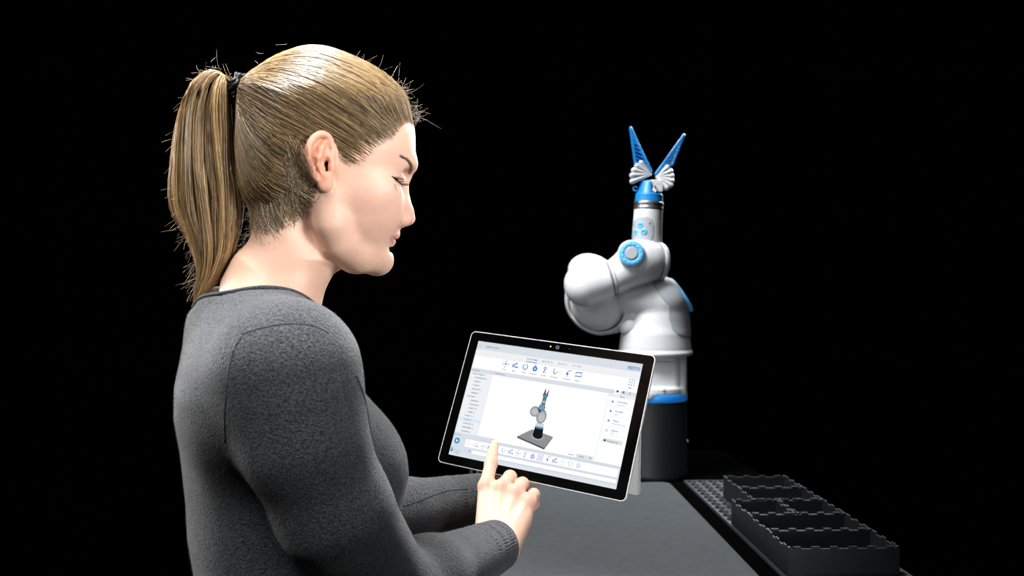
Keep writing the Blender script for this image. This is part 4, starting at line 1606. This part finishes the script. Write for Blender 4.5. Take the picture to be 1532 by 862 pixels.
for side in (1, -1):
    cl = []
    for x, y in ((600, 235), (605, 237.5), (610, 241), (613.3, 246), (614.5, 251.5), (613.2, 257), (611, 262)):
        p = snap(x, y, .0004)
        if p is not None: cl.append(toL(p)[0] * (1, 1, side))
    c = spline(np.array(cl), 60)
    n = 240
    i = (RNG.random(n) ** .8 * 59).astype(int)
    wd = np.interp(i / 59, [0, .3, .7, 1], [.0004, .0010, .0020, .0018])
    tang = np.gradient(c, axis=0)[i]; tang /= np.linalg.norm(tang, axis=1, keepdims=True)
    acrs = np.cross(tang, (0, 0, 1.)); acrs /= np.linalg.norm(acrs, axis=1, keepdims=True)
    b = c[i] + acrs * (RNG.uniform(-1, 1, n) * wd)[:, None]
    d = -tang + acrs * RNG.normal(size=(n, 1)) * .25 + np.array((0, -.25, .22 * side))
    d /= np.linalg.norm(d, axis=1, keepdims=True)
    l = RNG.uniform(.003, .006, n)
    P = b[:, None] + d[:, None] * (tt[None, :, None] * l[:, None, None])
    V_, F_, _ = tubes(toW(P.reshape(-1, 3)).reshape(n, MF, 3), np.interp(tt, [0, 1], [.00016, .00007])[None] * np.ones((n, 1)))
    Vf.append(V_); Ff.append(F_ + vo); vo += len(V_)
tag(link('eyebrows', mesh_np('eyebrows', np.vstack(Vf), [np.vstack(Ff)]), M_brow, woman), kind='stuff')

# nail of the tapping finger
g = G(IDX[3] - .012, IDX[3] + .012, .0004)
ax_n = unit(IDX[3] - IDX[2])
nn_ = unit(np.array((-.25, -1, .55)) - ax_n * np.dot((-.25, -1, .55), ax_n))
g.ell(IDX[3] + nn_ * .0043 + ax_n * .0022, (.0056, .0042, .0021), 0, M=[ax_n, np.cross(nn_, ax_n), nn_])
P, T, Q = g.polys()
link('finger_nail', mesh_np('finger_nail', P, [a for a in (T, Q) if len(a)]), M_nail, woman)

# ---------------------------------------------------------------- sleeve cuffs with knitted ribs, seams
def cuff(name, w, e, r0, r1, L, ribs=54, n=26):
    ax = unit(e - w)
    u_ = unit(np.cross(ax, (0, 0, 1))); v_ = np.cross(ax, u_)
    NA_ = ribs * 4
    V, Fq = [], []
    a = np.linspace(0, 2 * PI, NA_, endpoint=False)
    rings = []
    prof = [(-.001, r0 - .0045), (-.0022, r0 - .003), (-.0025, r0 - .001), (-.001, r0)] + [(L * k / n, r0 + (r1 - r0) * (k / n)) for k in range(1, n + 1)]
    for j, (h, r) in enumerate(prof):
        amp = .00055 * np.clip((j - 2) / 3, 0, 1)
        wave = .0009 * math.sin(j * .9) * np.sin(a + .5)
        rr = r + amp * np.cos(a * ribs) + (wave if j > 6 else 0)
        rings.append(w + ax * h + u_ * (np.cos(a) * rr)[:, None] + v_ * (np.sin(a) * rr)[:, None])
    V = np.vstack(rings)
    ii = np.arange(len(prof) * NA_).reshape(len(prof), NA_)
    Fq = np.stack([ii[:-1], np.roll(ii, -1, 1)[:-1], np.roll(ii, -1, 1)[1:], ii[1:]], -1).reshape(-1, 4)
    if np.dot(np.cross(V[Fq[NA_ * 8, 1]] - V[Fq[NA_ * 8, 0]], V[Fq[NA_ * 8, 2]] - V[Fq[NA_ * 8, 0]]), V[Fq[NA_ * 8, 0]] - (w + ax * .01)) < 0: Fq = Fq[:, ::-1]
    o = link(name, mesh_np(name, V, [Fq]), M_wool, sweater)
    a = np.linspace(0, 2 * PI, 97)
    hm = w - ax * .0012 + u_ * (np.cos(a) * (r0 - .0012))[:, None] + v_ * (np.sin(a) * (r0 - .0012))[:, None]
    link('cuff_hem', tube_mesh('cuff_hem', hm, .0017, 8), M_hem, sweater)
    return o


WRw, ELw = toW(WRR)[0], toW(ELR)[0]
cuff('cuff', WRw + unit(WRw - ELw) * .003, ELw, .0318, .0365, .085)
WLw, ELLw = toW(WRL)[0], toW(ELL)[0]
cuff('cuff', WLw - unit(WLw - ELLw) * .012, ELLw, .0325, .0372, .07)

sbv = BVHTree.FromPolygons([tuple(v) for v in P_.tolist()], Q_.tolist() + T_.tolist())


def seam(pts, r=.0011, lift=-.0002, n=40):
    q = []
    for x, y in spline(pts, n):
        p = snap(x, y, lift, sbv)
        if p is not None: q.append(p)
    if len(q) < 4: return
    link('seam', tube_mesh('seam', np.array(q), r, 6), M_hem, sweater)


seam([(362, 502), (352, 520), (343, 548), (339, 585), (336, 625), (337, 662)])
seam([(362, 500), (385, 492), (415, 486), (445, 484), (470, 488), (492, 498)], .0008)
seam([(533, 560), (544, 590), (551, 622), (555, 650)])
seam([(352, 448), (356, 470), (361, 500)], .0006)
seam([(603, 757), (625, 750), (648, 741), (672, 734), (700, 732)], .0010)

# fine fuzz standing off the wool
NFZ = 42000
ar = RNG.integers(0, len(Q_), NFZ)
w4 = RNG.dirichlet((1, 1, 1, 1), NFZ)
fp = (P_[Q_[ar]] * w4[..., None]).sum(1)
fn = np.cross(P_[Q_[ar, 2]] - P_[Q_[ar, 0]], P_[Q_[ar, 3]] - P_[Q_[ar, 1]])
fn /= np.linalg.norm(fn, axis=1, keepdims=True) + 1e-12
if np.median(((P_[Q_[:, 2]] - P_.mean(0)) * np.cross(P_[Q_[:, 2]] - P_[Q_[:, 0]], P_[Q_[:, 3]] - P_[Q_[:, 1]])).sum(1)) < 0: fn = -fn
fd = fn + RNG.normal(size=(NFZ, 3)) * .75
fd /= np.linalg.norm(fd, axis=1, keepdims=True)
fs = np.cross(fd, RNG.normal(size=(NFZ, 3))); fs /= np.linalg.norm(fs, axis=1, keepdims=True)
fl_ = RNG.uniform(.0012, .0034, NFZ)[:, None]
kf = ~((fp[:, 1] > 1.27) & (fp[:, 0] > -.075))
fp, fn, fs, fd, fl_ = fp[kf], fn[kf], fs[kf], fd[kf], fl_[kf]; NFZ = len(fp)
VV = np.stack([fp - fn * .0004 + fs * .00007, fp - fn * .0004 - fs * .00007, fp + fd * fl_], 1).reshape(-1, 3)
tag(link('wool_fuzz', mesh_np('wool_fuzz', VV, [np.arange(NFZ * 3).reshape(-1, 3)], False), M_woolfuzz, sweater), kind='stuff')

# trousers and shoes, below the picture
g = G((-.16, H(450, 1020)[1], -.2), (.14, P0[2] - .02, .2), .006)
hipc = H(412, 1060)
floor_v = P0[2] - .0
g.ell(hipc, (.105, .12, .155), .03)
for s2 in (1, -1):
    hp_ = hipc + ES * .085 * s2 + np.array((0, .05, 0)); kn = hp_ + np.array((.015, .40, 0)); an = np.array((hp_[0] - .01, floor_v - .09, hp_[2]))
    g.chain([hp_, kn, an], (.088, .060, .046), .03)
obj_from('trousers', gmesh(g), M_trouser)
for s2 in (1, -1):
    an = hipc + ES * .085 * s2; an = np.array((an[0] - .01, floor_v - .05, an[2]))
    g = G(an - (.12, .12, .08), an + (.22, .052, .08), .004)
    g.chain([an + (-.02, .012, 0), an + (.14, .018, 0)], (.042, .034), .01, sq=((0, 0, 1), .95))
    g.cone(an + (-.015, -.05, 0), an + (-.01, .0, 0), .045, .045, .02)
    g.plane((0, floor_v - .001, 0), (0, 1, 0))
    obj_from('shoe', gmesh(g), M_shoe)

# ------------------------------------------------------------------ tablet
TWd, THt = 0.292, 0.201
tab = empty('tablet', TW([[.146, .201, .004]])[0], 0, 'large tablet computer with black bezel and lit screen, held up in front of the woman', 'tablet')


def rrect(w, h, inset, r, n=6):
    pts = []
    x0, x1, y0, y1 = inset, w - inset, inset, h - inset
    r = max(r - inset, .0008)
    for cx_, cy_, a0 in ((x1 - r, y1 - r, 0), (x0 + r, y1 - r, 90), (x0 + r, y0 + r, 180), (x1 - r, y0 + r, 270)):
        for k in range(n + 1):
            a = math.radians(a0 + 90 * k / n)
            pts.append((cx_ + r * math.cos(a), cy_ + r * math.sin(a)))
    return np.array(pts)


def stack_mesh(name, layers, m, parent, cap0=True, cap1=True, smooth=False):
    """layers: list of (pts (n,2), z)"""
    n = len(layers[0][0])
    V = np.vstack([np.column_stack([p, np.full(n, z)]) for p, z in layers])
    ii = np.arange(len(layers) * n).reshape(-1, n)
    Fq = np.stack([ii[:-1], np.roll(ii, -1, 1)[:-1], np.roll(ii, -1, 1)[1:], ii[1:]], -1).reshape(-1, 4)
    fl = [Fq]
    if cap0: fl.append(np.arange(n)[::-1][None, :])
    if cap1: fl.append((np.arange(n) + (len(layers) - 1) * n)[None, :])
    me = mesh_np(name, TW(V), fl, smooth)
    bm = bmesh.new(); bm.from_mesh(me); bmesh.ops.recalc_face_normals(bm, faces=bm.faces); bm.to_mesh(me); bm.free()
    return link(name, me, m, parent)


R0 = .0075
stack_mesh('back_case', [(rrect(TWd, THt, .0008, R0), .0011), (rrect(TWd, THt, .0, R0), .0022), (rrect(TWd, THt, .0, R0), .0050), (rrect(TWd, THt, .004, R0), .0085)], M_tabs, tab)
stack_mesh('bright_rim', [(rrect(TWd, THt, .0013, R0), .0001), (rrect(TWd, THt, .0002, R0), .0001), (rrect(TWd, THt, -.0001, R0), .0008), (rrect(TWd, THt, -.0001, R0), .0021), (rrect(TWd, THt, .0013, R0), .0021)], M_tabedge, tab, False, False)
g_ = stack_mesh('glass_front', [(rrect(TWd, THt, .0012, R0), .0010), (rrect(TWd, THt, .0012, R0), -.0001), (rrect(TWd, THt, .0016, R0), -.0003)], M_glass, tab)
# camera, light and sensor above the screen
for x, r_, m, nm in ((.1342, .0009, M_led, 'status_light'), (.1452, .0026, M_metal, 'camera_ring'), (.1638, .0011, M_lens, 'sensor')):
    bm = bmesh.new()
    bmesh.ops.create_cone(bm, segments=28, radius1=r_, radius2=r_, depth=.0003, cap_ends=True)
    me = bm_mesh(nm, bm)
    v = np.array([tuple(q.co) for q in me.vertices]) + (x, .0077, -.0004)
    me.vertices.foreach_set('co', TW(v).ravel())
    o = link(nm, me, m, tab)
    if nm == 'camera_ring':
        bm = bmesh.new(); bmesh.ops.create_cone(bm, segments=28, radius1=.0019, radius2=.0019, depth=.0005, cap_ends=True)
        me = bm_mesh('camera_lens', bm); v = np.array([tuple(q.co) for q in me.vertices]) + (x, .0077, -.0004)
        me.vertices.foreach_set('co', TW(v).ravel()); link('camera_lens', me, M_lens, o)

# kickstand
KA, KL, KY, KX0, KX1 = math.radians(32), .112, .088, .012, .285
def kp(x, l, t): return (x, KY + l * math.cos(KA) - t * math.sin(KA), .0087 + l * math.sin(KA) + t * math.cos(KA))
bm = bmesh.new()
def kslab(x0, x1, l0, l1, r=.004):
    pts = []
    for cx_, cy_, a0 in ((x1 - r, l1 - r, 0), (x0 + r, l1 - r, 90)):
        for k in range(6):
            a = math.radians(a0 + 90 * k / 5); pts.append((cx_ + r * math.cos(a), cy_ + r * math.sin(a)))
    pts += [(x0, l0), (x1, l0)]
    lo = [bm.verts.new(TW([kp(x, l, 0)])[0]) for x, l in pts]
    hi = [bm.verts.new(TW([kp(x, l, .0022)])[0]) for x, l in pts]
    bm.faces.new(lo); bm.faces.new(hi[::-1])
    for i in range(len(pts)):
        j = (i + 1) % len(pts); bm.faces.new((lo[j], lo[i], hi[i], hi[j]))
kslab(KX0, KX1, .002, KL)
bmesh.ops.recalc_face_normals(bm, faces=bm.faces)
o = link('kickstand', bm_mesh('kickstand', bm), M_kick, tab)
bm = bmesh.new()
lo = []
for (x_, l_, t_) in ((KX1 - .0002, .004, -.0004), (KX1 + .0014, .004, -.0004), (KX1 + .0014, KL - .004, -.0004), (KX1 - .0002, KL - .001, -.0004)):
    lo.append((bm.verts.new(TW([kp(x_, l_, t_)])[0]), bm.verts.new(TW([kp(x_, l_, .0026)])[0])))
bm.faces.new([a for a, b in lo]); bm.faces.new([b for a, b in lo][::-1])
for i in range(4):
    j = (i + 1) % 4; bm.faces.new((lo[j][0], lo[i][0], lo[i][1], lo[j][1]))
bmesh.ops.recalc_face_normals(bm, faces=bm.faces)
link('edge_trim', bm_mesh('edge_trim', bm), M_tabedge, o)
for xh in (KX0 + .03, KX1 - .012):
    bm = bmesh.new(); add_box(bm, (xh - .008, KY - .003, .0085), (xh + .008, KY + .005, .0115), .0006)
    me = bm_mesh('hinge', bm); v = np.array([tuple(q.co) for q in me.vertices]); me.vertices.foreach_set('co', TW(v).ravel())
    link('hinge', me, M_metal, o)

# ---- what the screen shows: flat coloured shapes, millimetre coordinates
SV, SF, SC = [], [], []


def shape(pts, tris, col, z):
    b = len(SV)
    for p in pts: SV.append((p[0] / 1000, p[1] / 1000, -.00036 - z * .000025)); SC.append(col)
    for t in tris: SF.append((b + t[0], b + t[1], b + t[2]))


def rect(x0, y0, x1, y1, col, z=1): shape([(x0, y0), (x1, y0), (x1, y1), (x0, y1)], [(0, 1, 2), (0, 2, 3)], col, z)


def poly(pts, col, z=3): shape(pts, [(0, i, i + 1) for i in range(1, len(pts) - 1)], col, z)


def disc(x, y, r, col, z=3, n=18, ry=None): poly([(x + r * math.cos(2 * PI * k / n), y + (ry or r) * math.sin(2 * PI * k / n)) for k in range(n)], col, z)


def ringc(x, y, r0, r1, col, z=3, a0=0, a1=360, n=20):
    pts, tr = [], []
    for k in range(n + 1):
        a = math.radians(a0 + (a1 - a0) * k / n)
        pts += [(x + r0 * math.cos(a), y + r0 * math.sin(a)), (x + r1 * math.cos(a), y + r1 * math.sin(a))]
    for k in range(n): tr += [(2 * k, 2 * k + 1, 2 * k + 3), (2 * k, 2 * k + 3, 2 * k + 2)]
    shape(pts, tr, col, z)


def line(x0, y0, x1, y1, w, col, z=3):
    d = unit((x1 - x0, y1 - y0)); n = np.array((-d[1], d[0])) * w / 2
    a, b = np.array((x0, y0)), np.array((x1, y1))
    shape([a - n, b - n, b + n, a + n], [(0, 1, 2), (0, 2, 3)], col, z)


def text(s, x, y, size, col, z=5, align='l', bold=0.0):
    cu = bpy.data.curves.new('t', 'FONT')
    cu.body = s; cu.size = size; cu.resolution_u = 2; cu.offset = bold
    ob = bpy.data.objects.new('t', cu); C.objects.link(ob)
    me = bpy.data.meshes.new_from_object(ob)
    me.calc_loop_triangles()
    vs_ = [(v.co.x, v.co.y) for v in me.vertices]
    if vs_:
        w = max(v[0] for v in vs_)
        dx = 0 if align == 'l' else (-w / 2 if align == 'c' else -w)
        shape([(x + v[0] + dx, y - v[1]) for v in vs_], [tuple(t.vertices) for t in me.loop_triangles], col, z)
    bpy.data.objects.remove(ob); bpy.data.curves.remove(cu); bpy.data.meshes.remove(me)


WHT, LG, MG, DG, INK = (1, 1, 1), (.80, .83, .875), (.66, .70, .76), (.30, .32, .35), (.03, .03, .035)
BL, BLL = (.0, .17, .56), (.10, .40, .75)
X0_, X1_, Y0_, Y1_ = 15.8, 276.2, 14.4, 187.2
rect(X0_, Y0_, X1_, Y1_, WHT, 0)
rect(X0_, Y0_, X1_, 26.6, (.70, .745, .80), 1)
rect(X0_, 26.6, X1_, 36.0, (.86, .88, .91), 1)
rect(X0_, 36.0, X1_, 36.3, MG, 2)
text('≡F', 18.5, 22.6, 4.0, DG); text('··· NEUSTE SUITE', 27.5, 22.6, 3.4, (.10, .10, .12), bold=.03)
text('FESTO', 255.8, 24.4, 6.4, (.0, .22, .62), bold=.16)
for x in (262, 268, 274): text('–' if x == 262 else ('▫' if x == 268 else 'x'), x - 1, 18.0, 3.0, INK)
for s_, x, c_ in (('PROGRAMM', 110.3, BL), ('SIMULATION', 134.5, DG), ('MANUELL', 159, DG), ('TUTORIAL', 181.5, DG)):
    text(s_, x, 31.9, 3.1, c_, align='c', bold=.02)
rect(101.5, 34.3, 119, 35.2, BL, 3)


def icon(kind, x, y, s=1.0, col=BL):
    if kind == 'move':
        for dx_, dy_ in ((0, -1), (1, 0), (0, 1), (-1, 0)):
            px_, py_ = x + dx_ * 3.4 * s, y + dy_ * 3.4 * s
            poly([(px_ + dx_ * 1.1 * s, py_ + dy_ * 1.1 * s), (px_ - dy_ * 1.0 * s - dx_ * .3, py_ + dx_ * 1.0 * s - dy_ * .3), (px_ + dy_ * 1.0 * s - dx_ * .3, py_ - dx_ * 1.0 * s - dy_ * .3)], col)
        for k in range(4):
            ringc(x, y, 2.5 * s, 2.9 * s, (.35, .45, .55), 3, k * 90 + 22, k * 90 + 68, 5)
        disc(x, y, 1.2 * s, col)
    elif kind == 'path':
        ringc(x - 2.2 * s, y + .8 * s, .9 * s, 1.95 * s, col)
        line(x - 1.2 * s, y - .4 * s, x + .8 * s, y - 2.6 * s, .95 * s, col); line(x + .8 * s, y - 2.6 * s, x + 2.2 * s, y - 1.2 * s, .95 * s, col)
        line(x - .4 * s, y + 2 * s, x + 2.4 * s, y + 2 * s, .95 * s, col); disc(x + .9 * s, y - 2.6 * s, .95 * s, col); disc(x + 2.8 * s, y + 2 * s, .95 * s, col)
    elif kind == 'grip':
        for q in (-1, 1):
            ringc(x, y, 2.3 * s, 3.3 * s, col, 3, 95 if q < 0 else -40, 220 if q < 0 else 85, 10)
            line(x + q * 2.4 * s, y - 1.4 * s, x + q * 1.2 * s, y - 3.4 * s, .9 * s, col)
        disc(x, y + 3.9 * s, .7 * s, (.3, .35, .4))
    elif kind == 'timer':
        ringc(x, y + .6 * s, 1.3 * s, 3.0 * s, col); rect(x - .6 * s, y - 3.9 * s, x + .6 * s, y - 2.4 * s, col, 3); disc(x, y + .6 * s, .6 * s, col)
    elif kind == 'arm':
        ringc(x, y - 1.8 * s, 1.0 * s, 1.8 * s, col); line(x, y, x - .6 * s, y + 2 * s, 1.0 * s, col); ringc(x - .8 * s, y + 2.8 * s, .4 * s, 1.1 * s, col)
        line(x + .8 * s, y + 3.4 * s, x + 3 * s, y + 3.4 * s, .6 * s, (.35, .45, .55))
    elif kind == 'hook':
        ringc(x - 1.8 * s, y - 2.2 * s, .5 * s, 1.1 * s, (.35, .45, .55)); line(x - 2 * s, y - 1 * s, x - 1.8 * s, y + 2 * s, 1.0 * s, col); line(x - 1.8 * s, y + 2.4 * s, x + .8 * s, y + 2.8 * s, 1.0 * s, col); line(x + 1 * s, y + 2.4 * s, x + 3.4 * s, y - .4 * s, .8 * s, (.3, .35, .4))
    elif kind == 'signal':
        poly([(x - 2.6 * s, y + .6 * s), (x - .8 * s, y - 1.2 * s), (x + 1 * s, y + .6 * s), (x - .8 * s, y + 2.4 * s)], col)
        ringc(x + 1 * s, y - 1 * s, 1.8 * s, 2.5 * s, col, 3, 180, 290, 8); line(x + 1.6 * s, y - 3.2 * s, x + 3.4 * s, y - 3.2 * s, .95 * s, col); line(x - .8 * s, y + 2.4 * s, x - .6 * s, y + 4 * s, .95 * s, col)
    elif kind == 'loop':
        for a in ((-3.4, -2.6, 3.4, -2.6), (3.4, 1.8, -3.4, 1.8)): line(x + a[0] * s, y + a[1] * s, x + a[2] * s, y + a[3] * s, .95 * s, col)
        line(x - 3.4 * s, y - 2.6 * s, x - 3.4 * s, y - .6 * s, .95 * s, col); line(x + 3.4 * s, y - .2 * s, x + 3.4 * s, y + 1.8 * s, .95 * s, col)
        poly([(x + 2.4 * s, y - 3.8 * s), (x + 4.4 * s, y - 2.6 * s), (x + 2.4 * s, y - 1.4 * s)], col); poly([(x - 2.4 * s, y + .6 * s), (x - 4.4 * s, y + 1.8 * s), (x - 2.4 * s, y + 3 * s)], (.3, .35, .4))


for k_, x, lb in (('move', 70.2, 'Punkt'), ('path', 86.2, 'Bahn'), ('grip', 102.4, 'Greifer'), ('timer', 118.3, 'Wartezeit'), ('arm', 134, 'Kontakt'), ('hook', 150.8, 'Palettieren'), ('signal', 170.6, 'Programm'), ('loop', 186.6, 'Schleife')):
    icon(k_, x, 42.8, 1.25)
    text(lb, x - .4, 52.2, 2.7, (.05, .05, .06), align='c', bold=.02)
line(160.2, 39, 160.2, 50, .25, MG)
line(254.6, 37.5, 254.6, 50, .25, MG)
for i in range(3):
    for j in range(3): disc(262.6 + i * 3.6, 38.6 + j * 3.6, .85, BL if not (i == 0 and j == 2) else (.1, .12, .15), 3, 8)
text('Mehr', 266, 51.0, 2.8, INK, align='c', bold=.02)
# grey strip under the tool bar
rect(X0_, 55.6, X1_, 61.8, (.70, .745, .80), 1)
rect(X0_, 61.8, 53.2, 152.5, (.86, .885, .92), 1)
rect(53.0, 56.2, 53.5, 152.5, MG, 2)
text('Programm', 18.5, 59.9, 3.0, INK); text('‹', 49.5, 60.1, 3.4, INK); text('Visualisierung', 56.5, 59.9, 3.0, INK)
items = ['▾ Neues Programm', 'STARTPUNKT 0', 'PUNKT 2', 'PUNKT 3', 'KONTAKT 3', 'GREIFER 4', '▾ SCHLEIFE 7', 'GREIFER 8', 'KONTAKT 9', 'PUNKT 10', 'PUNKT 11', 'PUNKT 12', 'PUNKT 13', 'SCHALTER 15', 'WARTEZEIT 15', 'SCHLEIFE 16']
for i, s_ in enumerate(items):
    y = 65.0 + i * 5.75
    ind = 18.5 if i in (0,) else (25.6 if i < 6 else (19.5 if i == 6 else (28.5 if i < 11 else 25.6)))
    if i == 12: rect(X0_, y - 3.6, 53, y + 1.6, (.72, .82, .93), 2)
    text(s_, ind, y, 2.9, BL if i == 12 else (.03, .03, .04), bold=.03)
# bottom strip
rect(X0_, 153.0, 84, 187.2, (.70, .75, .82), 1)
rect(53.4, 156.6, X1_, 187.2, (.66, .71, .77), 1)
rect(X0_, 182.2, X1_, 187.2, (.74, .78, .84), 2)
text('Simulation', 17.0, 157.4, 2.6, INK)
disc(23.6, 165.6, 4.3, (.01, .25, .60)); poly([(22.2, 163.2), (26.2, 165.6), (22.2, 168.0)], WHT, 5)
rect(37.6, 160.6, 274.2, 171.9, WHT, 3)
rect(52.6, 174.8, 274.2, 179.8, WHT, 3)
rect(17.2, 176.8, 20.6, 182.2, (.01, .25, .60), 4); rect(17.8, 178.4, 20.0, 179.2, WHT, 5)
text('Manuelle', 23, 180.2, 2.5, INK); text('Simulation', 23, 183.6, 2.5, INK); text('+', 46.4, 178.4, 5.0, INK, bold=.08)
for k_, x in zip(['hook', 'path', 'move', 'timer', 'arm', 'hook', 'path', 'move', 'arm', 'timer', 'box', 'signal', 'path', 'move', 'grip', 'timer'],
                 [43.6, 55.6, 67.5, 78.2, 89, 100.5, 112.7, 124.0, 135.1, 147.1, 158.6, 170.8, 181.5, 193.3, 204.7, 216.6]):
    if k_ == 'box':
        for a in ((-4, -4, 4, -4), (4, -4, 4, 4), (4, 4, -4, 4), (-4, 4, -4, -4)): line(x + a[0], 166.2 + a[1], x + a[2], 166.2 + a[3], .5, BL, 5)
        for i in (-1, 1):
            for j in (-1, 1): ringc(x + i * 1.3, 166.2 + j * 1.3, .3, .9, BL, 5, n=8)
    else: icon(k_, x, 166.0, 1.08)
# right panel
rect(237.4, 55.6, 237.9, 156.6, MG, 2)
rect(237.9, 61.2, X1_, 66.0, (.83, .86, .90), 2)
rect(244.8, 54.4, 252.8, 61.2, WHT, 3)
text('›', 240, 59.8, 3.4, INK); disc(248.8, 57.4, 1.7, (.05, .06, .08), 5); disc(257.6, 57.4, 1.6, (.12, .14, .17), 5); line(267, 55.4, 267, 59.6, .9, (.12, .14, .17), 5)
text('Status', 257.4, 64.9, 2.8, INK, align='c', bold=.02)
for i, (a, b) in enumerate((('Verbindung', 'Hergestellt'), ('Not-Halt', 'aktiv'), ('Fehler', 'Kein Fehler aktiv'), ('Zeitlupe', '5.0s'))):
    y = 72.6 + i * 13.3
    text(a, 251.6, y, 3.1, INK, bold=.03); text(b, 251.6, y + 4.0, 2.8, BLL, bold=.02)
    line(240.5, y + 6.6, 274, y + 6.6, .3, MG)
    if i < 3: disc(245.2, y - .2, 1.9, (.45, .66, .85), 4); disc(245.2, y - .2, 1.0, BL, 5)
    else: ringc(245.2, y, 1.4, 1.9, (.2, .22, .25), 4)
rect(242.2, 123.2, 271.4, 129.2, (.76, .79, .83), 2); rect(244.2, 125.0, 247.4, 127.4, INK, 3); text('Visualisierung', 248.6, 127.4, 3.0, INK, bold=.03)
text('Ansicht:', 198.0, 154.6, 2.8, INK, bold=.02)
rect(210.2, 150.8, 235.2, 156.4, (.74, .77, .81), 2); text('Objekt', 214, 154.9, 2.9, INK, bold=.02); poly([(229.8, 153.0), (232.6, 153.0), (231.2, 154.8)], INK, 5)
# the drawn robot on its plate
poly([(116.7, 143.2), (161.3, 152.0), (161.5, 154.2), (116.7, 145.2)], (.06, .065, .07), 3)
poly([(161.3, 152.0), (170.1, 134.6), (170.1, 136.4), (161.5, 154.2)], (.08, .085, .09), 3)
poly([(116.7, 143.2), (136.5, 129.6), (170.1, 134.6), (161.3, 152.0)], (.27, .285, .29), 3)
disc(147.0, 138.6, 9.6, (.40, .42, .43), 4, ry=4.6)
poly([(139.9, 125.6), (153.1, 125.4), (154.7, 137.6), (153.4, 140.0), (149.5, 141.4), (144.5, 141.2), (140.6, 139.4), (139.3, 137.4)], (.006, .007, .009), 5)
poly([(139.8, 124.4), (153.0, 124.2), (153.1, 126.2), (150, 127.6), (143, 127.6), (139.9, 126.2)], (.03, .16, .30), 6)
poly([(140.4, 119.5), (152.6, 119.3), (153.0, 124.4), (150, 125.6), (143, 125.6), (139.9, 124.5)], (.62, .66, .69), 6)
for (x, y, rx, ry, c_) in ((145.8, 109.5, 7.6, 10.2, (.03, .035, .04)), (145.8, 109.5, 6.9, 9.4, (.36, .39, .40)), (146.6, 110.8, 5.0, 6.6, (.50, .53, .54)), (134.4, 104.2, 7.6, 7.4, (.03, .035, .04)), (134.4, 104.2, 6.9, 6.7, (.38, .41, .42)), (134.0, 104.6, 4.6, 4.4, (.52, .54, .55))):
    disc(x, y, rx, c_, 6 + (rx < 7) + (rx < 6), 20, ry)
poly([(137.5, 99.5), (143.2, 92.2), (148.6, 96.5), (141.5, 105.5)], (.05, .06, .07), 8)
disc(143.4, 96.8, 5.0, (.05, .06, .08), 9); disc(143.0, 96.6, 4.2, (.33, .37, .40), 10); disc(142.6, 96.4, 2.6, (.02, .25, .50), 11); disc(142.6, 96.4, 1.0, (.4, .5, .6), 12)
poly([(141.0, 92.5), (141.6, 81.5), (147.2, 81.7), (147.2, 94)], (.06, .10, .14), 9); poly([(141.8, 90.5), (142.2, 86.6), (146.4, 86.8), (146.3, 91)], (.42, .45, .46), 10); disc(144.3, 84.2, 2.0, (.02, .28, .55), 11)
poly([(140.6, 81.5), (140.9, 76.5), (148.6, 76.8), (147.9, 81.7)], (.22, .24, .25), 9)
poly([(141.2, 77), (142.4, 68.6), (144.0, 74.0), (143.8, 77.4)], (.02, .025, .03), 10); poly([(145.2, 77.4), (148.6, 69.0), (148.3, 73.6), (147.6, 77)], (.02, .025, .03), 10)
for (x, y) in ((141.2, 78.4), (147.6, 79.0), (144.4, 78.2)): disc(x, y, 1.1, (.10, .10, .10), 11)
me = mesh_np('screen', TW(np.array(SV)), [np.array(SF)], False)
set_col(me, np.array(SC))
bm = bmesh.new(); bm.from_mesh(me)
for f_ in bm.faces:
    if f_.normal.dot(Vector(-TDN)) < 0: f_.normal_flip()
bm.to_mesh(me); bm.free()
o = link('screen', me, M_screen, tab)
o['label'] = 'lit screen with robot programming software'
